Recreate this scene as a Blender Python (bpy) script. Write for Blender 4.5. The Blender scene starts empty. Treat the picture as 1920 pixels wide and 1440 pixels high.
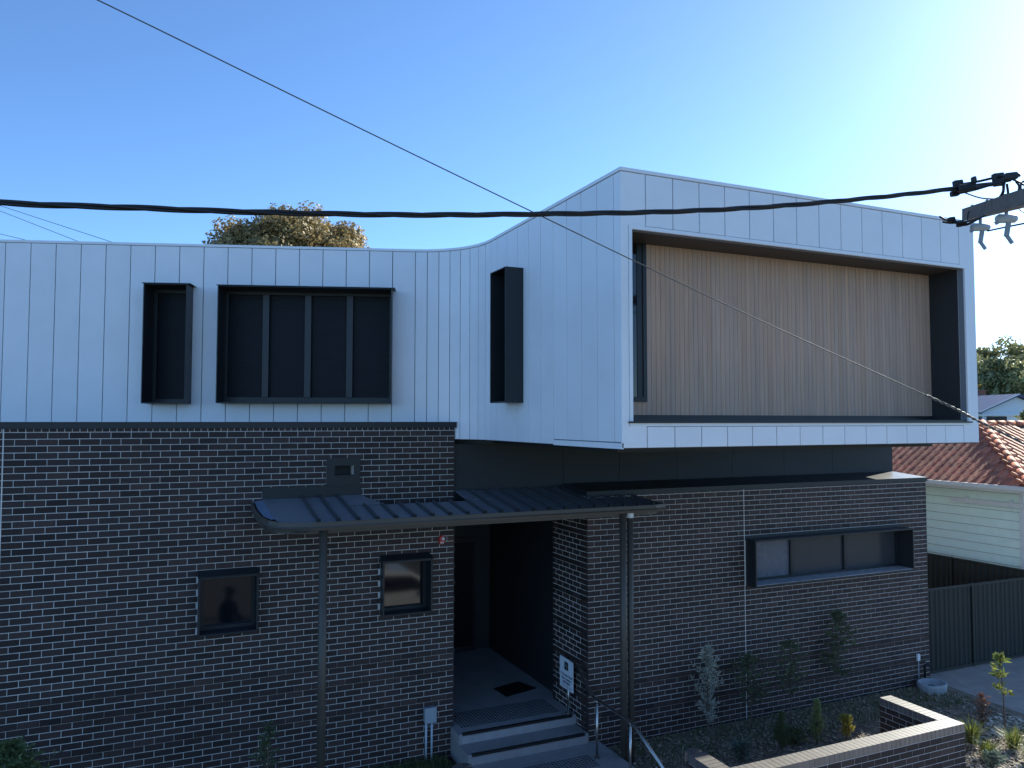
import bpy, bmesh, math, random
from mathutils import Vector, Matrix
R = math.radians
random.seed(7)
S = bpy.context.scene
COL = S.collection

# ------------------------------------------------------------------ camera
F_PX = 1450.8
cam_d = bpy.data.cameras.new('camera'); cam = bpy.data.objects.new('camera', cam_d); COL.objects.link(cam)
cam_d.sensor_fit = 'HORIZONTAL'; cam_d.sensor_width = 36.0; cam_d.lens = F_PX / 1920 * 36.0
cam_d.clip_start = 0.1; cam_d.clip_end = 6000
CAM = Vector((-4.134, -11.485, 5.155))
yaw, pit, rol = R(24.03), R(2.70), R(0.03)
fwd = Vector((math.sin(yaw)*math.cos(pit), math.cos(yaw)*math.cos(pit), math.sin(pit)))
rt = Vector((math.cos(yaw), -math.sin(yaw), 0)); up = rt.cross(fwd)
rt2 = rt*math.cos(rol) + up*math.sin(rol); up2 = up*math.cos(rol) - rt*math.sin(rol)
M = Matrix((rt2, up2, -fwd)).transposed().to_4x4(); M.translation = CAM
cam.matrix_world = M
S.camera = cam

# ------------------------------------------------------------------ world, sun, exposure
SUN_EL, SUN_AZ = 25.5, 69.0            # azimuth from +Y towards +X
w = bpy.data.worlds.new('World'); S.world = w; w.use_nodes = True
nt = w.node_tree; bg = nt.nodes['Background']
sky = nt.nodes.new('ShaderNodeTexSky'); sky.sky_type = 'NISHITA'; sky.sun_disc = False
sky.sun_elevation = R(SUN_EL); sky.sun_rotation = R(SUN_AZ)
sky.altitude = 20; sky.air_density = 0.62; sky.dust_density = 0.24; sky.ozone_density = 5.6
nt.links.new(sky.outputs[0], bg.inputs[0]); bg.inputs[1].default_value = 0.15
sl = bpy.data.lights.new('sun', 'SUN'); sun = bpy.data.objects.new('sun', sl); COL.objects.link(sun)
sl.energy = 5.0; sl.angle = R(0.53); sl.color = (1.0, 0.93, 0.82)
sd = Vector((math.sin(R(SUN_AZ))*math.cos(R(SUN_EL)), math.cos(R(SUN_AZ))*math.cos(R(SUN_EL)), math.sin(R(SUN_EL))))
sun.rotation_euler = sd.to_track_quat('Z', 'Y').to_euler(); sun.location = (30, 20, 30)
S.view_settings.view_transform = 'Standard'; S.view_settings.look = 'None'
S.view_settings.exposure = 0.97; S.view_settings.gamma = 1.0
S.view_settings.use_white_balance = True; S.view_settings.white_balance_temperature = 6400; S.view_settings.white_balance_tint = 3
S.render.engine = 'CYCLES'

# ------------------------------------------------------------------ helpers
def ray(x, y): return fwd + rt2*((x-960)/F_PX) - up2*((y-720)/F_PX)
def at(x, y, dep): return CAM + ray(x, y)*dep
def onZ(x, y, Z):
    d = ray(x, y); return CAM + d*((Z-CAM.z)/d.z)

class MB:
    def __init__(s): s.v = []; s.f = []; s.m = []
    def add(s, vs, fs, mi=0):
        b = len(s.v); s.v += [tuple(q) for q in vs]; s.f += [tuple(b+i for i in q) for q in fs]; s.m += [mi]*len(fs); return s
    def box(s, a, b, mi=0):
        x0, y0, z0 = a; x1, y1, z1 = b
        return s.add([(x0,y0,z0),(x1,y0,z0),(x1,y1,z0),(x0,y1,z0),(x0,y0,z1),(x1,y0,z1),(x1,y1,z1),(x0,y1,z1)],
            [(0,3,2,1),(4,5,6,7),(0,1,5,4),(1,2,6,5),(2,3,7,6),(3,0,4,7)], mi)
    def obox(s, fr, s0, s1, n0, n1, z0, z1, mi=0):
        P = [fr(a, n, z) for z in (z0, z1) for a, n in ((s0,n1),(s1,n1),(s1,n0),(s0,n0))]
        return s.add(P, [(0,3,2,1),(4,5,6,7),(0,1,5,4),(1,2,6,5),(2,3,7,6),(3,0,4,7)], mi)
    def bar(s, p, q, wd, ht, upv=(0,0,1), mi=0):
        p, q = Vector(p), Vector(q); d = (q-p).normalized(); sd_ = d.cross(Vector(upv))
        if sd_.length < 1e-4: sd_ = d.cross(Vector((1,0,0)))
        sd_.normalize(); u = sd_.cross(d)
        P = [c + sd_*a*wd/2 + u*b*ht/2 for c in (p, q) for a, b in ((-1,-1),(1,-1),(1,1),(-1,1))]
        return s.add(P, [(0,1,2,3),(7,6,5,4),(0,4,5,1),(1,5,6,2),(2,6,7,3),(3,7,4,0)], mi)
    def tube(s, pts, r, n=8, mi=0, cap=True):
        pts = [Vector(p) for p in pts]; rs = r if isinstance(r, (list, tuple)) else [r]*len(pts)
        rings = []; ref = None
        for i, p in enumerate(pts):
            d = (pts[min(i+1, len(pts)-1)] - pts[max(i-1, 0)]).normalized()
            if ref is None:
                ref = d.cross(Vector((0,0,1)))
                if ref.length < 1e-3: ref = d.cross(Vector((1,0,0)))
            ref = (ref - d*ref.dot(d)).normalized(); b = d.cross(ref)
            rings.append([p + (ref*math.cos(2*math.pi*k/n) + b*math.sin(2*math.pi*k/n))*rs[i] for k in range(n)])
        vs = [q for rg in rings for q in rg]; fs = []
        for i in range(len(pts)-1):
            for k in range(n):
                k2 = (k+1) % n; fs.append((i*n+k, i*n+k2, (i+1)*n+k2, (i+1)*n+k))
        if cap: fs += [tuple(range(n-1, -1, -1)), tuple((len(pts)-1)*n+k for k in range(n))]
        return s.add(vs, fs, mi)
    def prism(s, poly, f0, f1, mi=0):
        n = len(poly); P = [f0(*q) for q in poly] + [f1(*q) for q in poly]
        return s.add(P, [tuple(range(n-1, -1, -1)), tuple(range(n, 2*n))] + [(i, (i+1) % n, n+(i+1) % n, n+i) for i in range(n)], mi)
    def mesh(s, name, mats=None, smooth=False):
        me = bpy.data.meshes.new(name); me.from_pydata(s.v, [], s.f)
        for m_ in (mats if isinstance(mats, (list, tuple)) else [mats]):
            if m_: me.materials.append(m_)
        if any(s.m): me.polygons.foreach_set('material_index', s.m)
        if smooth: me.polygons.foreach_set('use_smooth', [True]*len(me.polygons))
        me.update(); return me
    def obj(s, name, mats, parent=None, smooth=False, fix=True):
        me = s.mesh(name, mats, smooth)
        if fix:
            bm = bmesh.new(); bm.from_mesh(me); bmesh.ops.recalc_face_normals(bm, faces=bm.faces[:]); bm.to_mesh(me); bm.free()
        return link(name, me, parent)
def link(name, me, parent=None, M_=None):
    o = bpy.data.objects.new(name, me); COL.objects.link(o)
    if parent: o.parent = parent
    if M_ is not None: o.matrix_local = M_
    return o
def bevel(o, wdt=0.006, seg=2):
    b = o.modifiers.new('bevel', 'BEVEL'); b.width = wdt; b.segments = seg; b.limit_method = 'ANGLE'; return o
def tag(o, label=None, cat=None, group=None, kind=None):
    if label: o['label'] = label
    if cat: o['category'] = cat
    if group: o['group'] = group
    if kind: o['kind'] = kind
    return o
def thing(name, label, cat, loc=(0,0,0), group=None):
    o = bpy.data.objects.new(name, None); COL.objects.link(o); o.location = loc; o.empty_display_size = .2
    return tag(o, label, cat, group)
def frame(o, e):
    """local wall frame: s along e, n outwards (towards the viewer's side), z up"""
    ex, ey = e; nx, ny = ey, -ex
    return lambda s, n, z: Vector((o[0]+ex*s+nx*n, o[1]+ey*s+ny*n, z))

# ------------------------------------------------------------------ materials
def mat(name, col, rough=.6, metal=0., spec=.5, var=0., vscale=8., bump=0., bscale=40., coat=0., rnd=0., stretch=None, col2=None, c2f=0., tr=0.):
    m = bpy.data.materials.new(name); m.use_nodes = True; n = m.node_tree; b = n.nodes['Principled BSDF']
    b.inputs['Roughness'].default_value = rough; b.inputs['Metallic'].default_value = metal
    b.inputs['Specular IOR Level'].default_value = spec; b.inputs['Coat Weight'].default_value = coat
    tc = n.nodes.new('ShaderNodeTexCoord'); mp = n.nodes.new('ShaderNodeMapping'); n.links.new(tc.outputs['Object'], mp.inputs[0])
    g = n.nodes.new('ShaderNodeNewGeometry'); n.links.new(g.outputs['Position'], mp.inputs[0])
    if stretch: mp.inputs['Scale'].default_value = stretch
    rgb = n.nodes.new('ShaderNodeRGB'); rgb.outputs[0].default_value = (*col, 1); out = rgb.outputs[0]
    def mixc(fac, c2, blend='MIX'):
        nonlocal out
        mx = n.nodes.new('ShaderNodeMix'); mx.data_type = 'RGBA'; mx.blend_type = blend
        if isinstance(fac, float): mx.inputs['Factor'].default_value = fac
        else: n.links.new(fac, mx.inputs['Factor'])
        n.links.new(out, mx.inputs['A'])
        if isinstance(c2, tuple): mx.inputs['B'].default_value = (*c2, 1)
        else: n.links.new(c2, mx.inputs['B'])
        out = mx.outputs['Result']
    def scale_by(sock, amt):
        mr = n.nodes.new('ShaderNodeMapRange'); mr.inputs['To Min'].default_value = 1-amt; mr.inputs['To Max'].default_value = 1+amt
        n.links.new(sock, mr.inputs['Value']); cc = n.nodes.new('ShaderNodeCombineColor')
        for i in range(3): n.links.new(mr.outputs[0], cc.inputs[i])
        mixc(1.0, cc.outputs[0], 'MULTIPLY')
    if rnd or col2:
        oi = n.nodes.new('ShaderNodeObjectInfo'); ad = n.nodes.new('ShaderNodeMath'); ad.operation = 'ADD'
        n.links.new(oi.outputs['Random'], ad.inputs[0]); n.links.new(g.outputs['Random Per Island'], ad.inputs[1])
        fr_ = n.nodes.new('ShaderNodeMath'); fr_.operation = 'FRACT'; n.links.new(ad.outputs[0], fr_.inputs[0])
        if col2:
            m2 = n.nodes.new('ShaderNodeMath'); m2.operation = 'MULTIPLY'; m2.inputs[1].default_value = 7.31; n.links.new(fr_.outputs[0], m2.inputs[0])
            f2 = n.nodes.new('ShaderNodeMath'); f2.operation = 'FRACT'; n.links.new(m2.outputs[0], f2.inputs[0])
            m3 = n.nodes.new('ShaderNodeMath'); m3.operation = 'MULTIPLY'; m3.inputs[1].default_value = c2f; n.links.new(f2.outputs[0], m3.inputs[0])
            mixc(m3.outputs[0], col2)
        if rnd: scale_by(fr_.outputs[0], rnd)
    if var:
        nz = n.nodes.new('ShaderNodeTexNoise'); nz.inputs['Scale'].default_value = vscale; nz.inputs['Detail'].default_value = 6; nz.inputs['Roughness'].default_value = .65
        n.links.new(mp.outputs[0], nz.inputs['Vector'])
        st = n.nodes.new('ShaderNodeMapRange'); st.inputs['From Min'].default_value = .3; st.inputs['From Max'].default_value = .7
        n.links.new(nz.outputs['Fac'], st.inputs['Value']); scale_by(st.outputs[0], var)
        rr = n.nodes.new('ShaderNodeMapRange'); rr.inputs['To Min'].default_value = max(.02, rough-.08); rr.inputs['To Max'].default_value = min(1, rough+.1)
        n.links.new(nz.outputs['Fac'], rr.inputs['Value']); n.links.new(rr.outputs[0], b.inputs['Roughness'])
    if bump:
        nb = n.nodes.new('ShaderNodeTexNoise'); nb.inputs['Scale'].default_value = bscale; nb.inputs['Detail'].default_value = 5
        n.links.new(mp.outputs[0], nb.inputs['Vector']); bp = n.nodes.new('ShaderNodeBump'); bp.inputs['Strength'].default_value = bump; bp.inputs['Distance'].default_value = .01
        n.links.new(nb.outputs['Fac'], bp.inputs['Height']); n.links.new(bp.outputs[0], b.inputs['Normal'])
    n.links.new(out, b.inputs['Base Color'])
    if tr:   # leaf translucency
        t_ = n.nodes.new('ShaderNodeBsdfTranslucent'); n.links.new(out, t_.inputs[0]); ms = n.nodes.new('ShaderNodeMixShader'); ms.inputs[0].default_value = tr
        o_ = n.nodes['Material Output']; n.links.new(b.outputs[0], ms.inputs[1]); n.links.new(t_.outputs[0], ms.inputs[2]); n.links.new(ms.outputs[0], o_.inputs[0])
    return m
WHITE = mat('white_cladding', (.88,.86,.87), .42, var=.045, vscale=1.2, rnd=.015, bump=.05, bscale=120)
GROOVE = mat('cladding_backing', (.20,.22,.25), .8)
CAP = mat('white_capping', (.89,.87,.88), .4, var=.03)
BRICK = mat('charcoal_brick', (.040,.029,.028), .62, spec=.3, var=.22, vscale=35, rnd=.3, col2=(.066,.041,.035), c2f=.7, bump=.2, bscale=220)
MORTAR = mat('grey_mortar', (.78,.73,.68), .9, var=.12, vscale=6, bump=.3, bscale=150)
DARKM = mat('charcoal_metal', (.022,.024,.027), .38, spec=.4, var=.1, vscale=4)
DARKF = mat('dark_fibre_cement', (.026,.028,.031), .6, var=.12, vscale=5)
BRONZE = mat('dark_bronze_gutter', (.075,.062,.05), .45, var=.1, vscale=5)
RIBM = mat('roof_rib', (.06,.062,.068), .45, var=.1)  # darker than the sheet: the ribs' shadow side is put into the colour
ROOFM = mat('blue_grey_sheet_roof', (.19,.19,.205), .38, var=.14, vscale=6, bump=.05, bscale=20)
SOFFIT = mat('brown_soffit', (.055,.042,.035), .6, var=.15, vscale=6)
TIMBER = mat('weathered_timber', (.58,.36,.245), .75, var=.16, vscale=14, rnd=.03, stretch=(1,1,.05), col2=(.52,.355,.27), c2f=.8, bump=.15, bscale=60)
PANE = mat('dark_window_glass', (.008,.009,.013), .06, spec=.7)
SCREEN = mat('dark_mesh_screen', (.008,.009,.013), .4, spec=.18, bump=.35, bscale=16, stretch=(.3,.3,6), var=.3, vscale=7)
BLIND = mat('grey_roller_blind_glass', (.13,.135,.165), .25, spec=.5, var=.06)
BLIND2 = mat('dim_blind_glass', (.055,.057,.062), .16, spec=.5, var=.06)
CONC = mat('grey_concrete', (.29,.28,.28), .8, var=.12, vscale=5, bump=.15, bscale=160)
PORCH = mat('porch_tiles', (.34,.335,.335), .7, var=.12, vscale=4, bump=.1, bscale=160)
PATHC = mat('old_concrete_path', (.36,.32,.28), .85, var=.2, vscale=3, bump=.3, bscale=60)
BLACK = mat('black_rubber', (.012,.012,.013), .5, var=.15)
STEEL = mat('brushed_stainless', (.55,.53,.5), .32, metal=1., var=.06)
SIGNW = mat('white_sign', (.8,.82,.86), .4)
INK = mat('navy_ink', (.02,.025,.07), .6)
REDP = mat('red_plastic', (.55,.03,.03), .4)
WPLAS = mat('white_plastic', (.75,.76,.76), .4, var=.04)
GPLAS = mat('grey_plastic', (.30,.33,.36), .45, var=.08)
SOIL = mat('garden_soil', (.21,.165,.12), .95, var=.45, vscale=4, bump=.9, bscale=35)
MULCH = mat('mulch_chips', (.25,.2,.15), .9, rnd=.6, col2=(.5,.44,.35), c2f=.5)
PALECHIP = mat('pale_mulch_chips', (.42,.36,.28), .9, rnd=.5, col2=(.6,.54,.45), c2f=.9)
GRASS = mat('grass', (.09,.13,.04), .7, rnd=.4, col2=(.15,.16,.055), c2f=.6, tr=.25)
LAWN = mat('lawn_ground', (.085,.105,.045), .95, var=.4, vscale=6, bump=.8, bscale=40)
LAND = mat('far_ground', (.11,.12,.07), .95, var=.3, vscale=.08)
ASPH = mat('asphalt', (.085,.083,.08), .9, var=.2, vscale=4, bump=.4, bscale=120)
FENCE = mat('dark_green_sheet_fence', (.018,.021,.017), .6, var=.12, vscale=4)
MINT = mat('mint_weatherboard', (.82,.96,.85), .6, var=.04, vscale=4)
TRIMW = mat('white_trim_paint', (.76,.77,.75), .55, var=.06)
TILE = mat('terracotta_tile', (.50,.14,.07), .75, var=.3, vscale=9, rnd=.32, col2=(.5,.22,.11), c2f=.7, bump=.3, bscale=60)
WOODP = mat('grey_hardwood', (.19,.155,.125), .85, var=.35, vscale=12, bump=.5, bscale=50)
CABLE = mat('black_cable', (.012,.012,.014), .5, var=.2, vscale=20)
WIRE = mat('grey_wire', (.10,.10,.10), .55, var=.1)
NAVY = mat('blue_sheet_roof', (.045,.065,.15), .45, var=.08)
BARK = mat('bark', (.12,.09,.065), .9, var=.3, vscale=20, bump=.6, bscale=40)
def leaf(name, c, c2, f=.8, tr=.3, rnd=.35): return mat(name, c, .55, rnd=rnd, col2=c2, c2f=f, tr=tr)
L_GREY = leaf('silver_leaf', (.42,.43,.35), (.5,.47,.4))
L_DARK = leaf('dark_leaf', (.075,.105,.05), (.125,.15,.08))
L_MID = leaf('mid_leaf', (.11,.16,.06), (.16,.19,.08))
L_YEL = leaf('yellow_leaf', (.36,.36,.06), (.5,.34,.06))
L_BLUE = leaf('blue_leaf', (.12,.18,.15), (.16,.2,.16))
L_LIME = leaf('lime_grass_leaf', (.17,.22,.05), (.25,.25,.07))
L_DRY = leaf('dry_leaf', (.16,.07,.045), (.22,.13,.08))
L_GOLD = leaf('golden_foliage', (.30,.225,.085), (.38,.28,.13), tr=.35)
L_TREE = leaf('tree_foliage', (.24,.26,.11), (.34,.32,.16), tr=.4)

# ------------------------------------------------------------------ ground
def sheet(name, poly, z, m, kind='structure', thick=.3):
    o = MB().prism(poly, lambda x, y: (x, y, z-thick), lambda x, y: (x, y, z)).obj(name, m); o['kind'] = kind; return o
sheet('ground', [(-1500,-1500),(1500,-1500),(1500,1500),(-1500,1500)], -.06, LAND)
sheet('lawn', [(-12,-4.6),(-.12,-4.6),(-.12,.05),(-12,.05)], 0.0, LAWN)
sheet('garden_bed', [(2.16,-4.6),(9.55,-4.6),(9.85,-.35),(9.62,-.33),(9.62,-.70),(2.16,-.70)], 0.02, SOIL)
sheet('driveway', [(9.56,-4.6),(17,-4.6),(17,-.2),(9.86,-.2)], 0.0, PATHC)
sheet('pavement', [(-40,-6.6),(40,-6.6),(40,-4.6),(-40,-4.6)], -.02, PATHC)
sheet('road', [(-60,-16),(60,-16),(60,-6.75),(-60,-6.75)], -.035, ASPH, thick=.2)
sheet('kerb', [(-60,-6.75),(60,-6.75),(60,-6.6),(-60,-6.6)], -.015, CONC)

# ------------------------------------------------------------------ brick machinery
B, CRS = .24, .086
fullb = {}
def brick_mesh(L=.23, H=.076, D=.05):
    k = (round(L, 3), round(H, 3), D)
    if k not in fullb:
        x, y, z = L/2, D/2, H/2; c = .003
        mb = MB().add([(-x,-y+c,-z),(x,-y+c,-z),(x,y,-z),(-x,y,-z),(-x,-y+c,z),(x,-y+c,z),(x,y,z),(-x,y,z),
                       (-x+c,-y,-z+c),(x-c,-y,-z+c),(x-c,-y,z-c),(-x+c,-y,z-c)],
            [(0,3,2,1),(4,5,6,7),(8,9,10,11),(0,1,9,8),(1,5,10,9),(5,4,11,10),(4,0,8,11),(1,2,6,5),(3,0,4,7)])
        fullb[k] = mb.mesh('brick', BRICK)
    return fullb[k]
def rows_of(s0, s1, ztop, zbot, phase, holes=(), breaks=(), skip=None):
    """list of (a,b,z0,z1,row); phase(row) gives the joint offset; bricks clipped to s0..s1, holes and breaks"""
    out = []; r = 0; z = ztop
    while z - CRS > zbot - .03:
        za, zb = z - CRS + .0042, z - .0042; zc = (za+zb)/2
        cuts = [(s0, s1)]
        for h in holes:
            if h[2] < zc < h[3]:
                nc = []
                for a, b in cuts:
                    if h[0] > a: nc.append((a, min(b, h[0])))
                    if h[1] < b: nc.append((max(a, h[1]), b))
                cuts = [c for c in nc if c[1]-c[0] > .02]
        for br in breaks:
            cuts = [q for a, b in cuts for q in (((a, br), (br, b)) if a < br < b else ((a, b),))]
        for a, b in cuts:
            k0 = math.floor((a - phase(r))/B) - 1; k = k0
            while True:
                p, q = phase(r)+k*B, phase(r)+(k+1)*B; k += 1
                if p >= b - 1e-6: break
                pa, qb = max(p, a), min(q, b)
                if qb - pa < .035: continue
                la = pa + (.0042 if pa > a+1e-6 or pa > s0+1e-6 else 0); lb = qb - (.0042 if qb < s1-1e-6 else 0)
                out.append((la, lb, za, zb, r))
        z -= CRS; r += 1
    return out
rb = random.Random(3)
def put_bricks(fr, e, lst, single, parent, stuff, proud=None):
    """lst bricks; those for which single() is true become objects, the rest go into the stuff builder"""
    ang = math.atan2(e[1], e[0])
    for (a, b, z0, z1, r) in lst:
        pr = .0025 + rb.uniform(-.001, .001) + (proud(a, b, r) if proud else 0)
        if single and single(a, b, z0, z1):
            me = brick_mesh(round(b-a, 3), round(z1-z0, 3))
            link('brick', me, parent, Matrix.Translation(fr((a+b)/2, pr-.025, (z0+z1)/2)) @ Matrix.Rotation(ang, 4, 'Z'))
        else:
            stuff.obox(fr, a, b, pr-.05, pr, z0, z1)
def slab(mb, fr, s0, s1, z0, z1, holes, n0, n1, mi=0):
    ss = sorted({s0, s1, *[h[0] for h in holes], *[h[1] for h in holes]}); ss = [q for q in ss if s0 <= q <= s1]
    for i in range(len(ss)-1):
        c = (ss[i]+ss[i+1])/2; cuts = [(z0, z1)]
        for h in holes:
            if h[0] < c < h[1]:
                cuts = [q for a, b in cuts for q in ((a, min(b, h[2])), (max(a, h[3]), b)) if q[1]-q[0] > 1e-4]
        for a, b in cuts: mb.obox(fr, ss[i], ss[i+1], n0, n1, a, b, mi)
    return mb

# ------------------------------------------------------------------ the building
BLD = thing('building', 'two storey building, white panelled upper floor curving into a big framed box over dark brick', 'building')
ZL0, ZR0 = 5.0, 3.933
XR, YR = 1.962, -.736
# lower floor, left brick wall (plane Y=0)
FL = frame((0, 0), (1, 0))
WA = (-3.70, -2.92, 2.24, 3.03); WB = (-1.17, -.395, 2.25, 3.06); SC = (-1.87, -1.585, 4.33, 4.49)
lw = slab(MB(), FL, -8.4, -.012, -.15, ZL0+.10, [WA, WB, SC], -.24, -.002).obj('brick_wall', MORTAR, BLD)
stuffL = MB()
holesL = [(WA[0]-.0, WA[1]+.0, WA[2], WA[3]), WB, (-1.985, -1.49, 4.20, 4.60)]
bl = rows_of(-8.4, 0, ZL0, -.05, lambda r: 0 if r % 2 == 0 else .12, holesL, [-6.0])
proudrow = {39: .012, 42: .012, 47: .010}
def proudL(a, b, r): return proudrow.get(r, 0)
put_bricks(FL, (1, 0), bl, lambda a, b, z0, z1: -6.25 < a < -4.95 and 0 < z0 < 4.98 and b-a > .2, lw, stuffL, proudL)
k = 0
while -k*.086 > -8.3:          # brick-on-edge course under the coping
    stuffL.obox(FL, -(k+1)*.086+.005, -k*.086-.005, -.05, .0045, ZL0+.005, ZL0+.098); k += 1
# jamb of the entrance (face +X at X=0) with toothed bricks every third course
FJ = frame((0, .0), (0, 1))
for r in range(57):
    z1 = ZL0-r*CRS-.005; z0 = z1-.076
    tooth = .016 if r >= 18 and (r-18) % 3 == 0 else 0
    for y0, y1 in (((0.002, .11), (.12, .23)) if r % 2 == 0 else ((0.002, .23),)):
        stuffL.box((-.055, y0, z0), (-.004+tooth, y1, z1))
so = stuffL.obj('bricks', BRICK, lw, fix=False); so['kind'] = 'stuff'
# right brick wall, its left return and right end
FRW = frame((XR, YR), (1, 0)); LR = 32*B
WC = (5.11-XR, 8.97-XR, 2.30, 3.10)
rw = slab(MB(), FRW, .012, LR-.012, -.15, ZR0+.075, [WC], -.24, -.002)
rw.box((XR+.002, YR+.24, -.15), (XR+.24, .46, 3.95)); rw.box((XR+LR-.24, YR+.24, -.15), (XR+LR-.002, 3.0, ZR0+.075))
rw = rw.obj('brick_wall', MORTAR, BLD)
stuffR = MB()
br_ = rows_of(0, LR, ZR0+CRS, -.05, lambda r: .0 if r % 2 == 0 else .12, [(WC[0], WC[1], WC[2]+.02, WC[3])], [13*B])
prR = {35: .012, 40: .01}
put_bricks(FRW, (1, 0), br_, None, rw, stuffR, lambda a, b, r: prR.get(r, 0))
FRT = frame((XR, .46), (0, -1))      # return facing -X
rr_ = rows_of(0, .46-YR, ZR0, .0, lambda r: (.46-YR) if r % 2 == 0 else (.46-YR)+.12)
rr_ = [(a+.005, b-.005, z0+.002, z1-.002, r) for a, b, z0, z1, r in rr_]
put_bricks(FRT, (0, -1), rr_, None, rw, stuffR, lambda a, b, r: (.012 if r % 3 == 0 and int(a*9) % 2 == 0 else 0))
FRE = frame((XR+LR, YR), (0, 1))
put_bricks(FRE, (0, 1), rows_of(0, 3.6, ZR0, .0, lambda r: .0 if r % 2 else .12), None, rw, stuffR)
so = stuffR.obj('bricks', BRICK, rw, fix=False); so['kind'] = 'stuff'
MB().box((XR+13*B-.006, YR-.0052, .0), (XR+13*B+.006, YR+.01, ZR0+.07)).obj('control_joint', MORTAR, rw)
MB().box((-6.007, -.0052, .0), (-5.993, .01, ZL0+.09)).obj('control_joint', MORTAR, lw)
# copings
MB().box((-8.45, -.028, ZL0+.045), (.022, .26, ZL0+.125)).box((-8.45, -.036, ZL0+.121), (.03, .27, ZL0+.133)).obj('coping', DARKM, BLD)
cp = MB().add([(XR-.02,YR-.025,3.96),(9.67,YR-.025,3.96),(9.67,.06,3.96),(XR-.02,.06,3.96),(XR-.02,YR-.025,4.035),(9.67,YR-.025,4.035),(9.67,.06,4.105),(XR-.02,.06,4.105)],
    [(0,3,2,1),(4,5,6,7),(0,1,5,4),(1,2,6,5),(2,3,7,6),(3,0,4,7)]).obj('coping', DARKM, BLD)
for x in (3.9, 5.9, 7.9): MB().add([(x,YR-.027,4.0362),(x+.012,YR-.027,4.0362),(x+.012,.04,4.106),(x,.04,4.106)], [(0,1,2,3)]).obj('coping_seam', ROOFM, cp)
# dark clerestory panels
xs = [0.006, 1.95, 3.05, 4.25, 5.5, 6.75, 8.0, 9.68]
dk = MB().box((0.004, .075, 3.85), (9.66, .2, 4.76)).obj('clerestory_backing', BLACK, BLD)
for a, b in zip(xs, xs[1:]): MB().box((a+.003, .05, 3.9), (b-.003, .08, 4.772)).obj('fascia_panel', DARKF, dk)
MB().box((.004, .03, 4.772), (2.3, .2, 4.786)).obj('edge_flashing', DARKM, dk)
MB().add([(.03,.2,4.70),(2.4,.2,4.70),(2.4,2.0,4.70),(-.4,2.0,4.70),(.03,.2,4.781),(2.4,.2,4.781),(2.4,2.0,4.95),(-.4,2.0,4.95)],
    [(0,3,2,1),(4,5,6,7),(0,1,5,4),(1,2,6,5),(2,3,7,6),(3,0,4,7)]).obj('flat_roof', CAP, BLD)
# porch recess
pc = MB().box((XR+.12, .46, .2), (XR+.3, 3.6, 3.95)).box((-.6, 3.6, .2), (XR+.5, 3.8, 3.95)).box((-.3, .24, .2), (-.1, 3.6, 3.95)).box((-.1, .2, 3.86), (XR+.3, 3.7, 3.98)).obj('porch_lining', DARKF, BLD)
dr = MB().box((.25, 3.54, .45), (1.75, 3.599, 2.75)).obj('door', DARKM, BLD)
MB().box((.32, 3.52, .55), (.96, 3.541, 2.65)).obj('pane', PANE, dr); MB().box((1.04, 3.52, .55), (1.68, 3.541, 2.65)).obj('pane', PANE, dr)
MB().tube([(1.0, 3.49, 1.2), (1.0, 3.49, 1.7)], .014).obj('handle', STEEL, dr)
# solid bodies behind the skins (closed, so no sun leaks through)
MB().box((-8.4, .35, .0), (-.31, 9, 4.80)).box((XR+.31, YR+.62, .0), (9.38, 9, 3.84)).box((-.3, 3.81, 0), (XR+.31, 9, 4.7)).box((-.2, .21, 3.99), (9.6, 9, 4.69)).box((XR+.25, .2, .0), (XR+.32, .46, 3.84)).obj('inner_structure', BLACK, BLD)

# ---- upper floor cladding
ZB, ZT = 4.862, 7.90
PL0 = (-6.502, 2.323); AL = R(-17.94); eL = (math.cos(AL), math.sin(AL)); FU = frame(PL0, eL)
PIT = .364; S0 = .084; XS = .30
sI = (XS-PL0[0])/eL[0]; yI = PL0[1]+eL[1]*sI
sA = S0+17*PIT; T = sI-sA; RAD = T/math.tan((math.pi/2+AL)/2); yE = yI-T
pA = FU(sA, 0, 0); cA = FU(sA, RAD, 0)
NARC = 8
arc = []
a0 = math.atan2(pA.y-cA.y, pA.x-cA.x)
for i in range(NARC+1):
    t = a0 - (math.pi/2+AL)*i/NARC
    arc.append((cA.x+RAD*math.cos(t), cA.y+RAD*math.sin(t)))
YF = -4.42; XRB = 5.99
PT = .018      # panel thickness
def panel(fr, s0, s1, z0, z1, name='cladding_panel', g=.0055):
    return bevel(MB().obox(fr, s0+g, s1-g, -PT, 0, z0, z1).obj(name, WHITE, BLD), .002, 1)
WS = (2.207, 2.845, 5.408, 7.222); WL = (3.29, 5.915, 5.417, 7.212)
zt_ = ZT-.045
for k in range(-7, 17):
    a, b = S0+k*PIT, S0+(k+1)*PIT
    segs = [(a, b, ZB, zt_)]
    for h in (WS, WL):
        ns = []
        for (p, q, z0, z1) in segs:
            if q <= h[0] or p >= h[1] or z1 <= h[2] or z0 >= h[3]: ns.append((p, q, z0, z1)); continue
            if p < h[0]: ns.append((p, h[0]+.0055, z0, z1))
            if q > h[1]: ns.append((h[1]-.0055, q, z0, z1))
            pp, qq = max(p, h[0]-.0), min(q, h[1]+.0)
            pp = pp if pp == p else pp-.0055*2; qq = qq if qq == q else qq+.0055*2
            ns += [(pp, qq, z0, h[2]), (pp, qq, h[3], z1)]
        segs = ns
    for p, q, z0, z1 in segs:
        if q-p > .03: panel(FU, p, q, z0, z1)
ub = MB(); slab(ub, FU, S0-7*PIT, sA, ZB+.02, ZT-.02, [WS, WL], -.32, -PT-.002)
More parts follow.
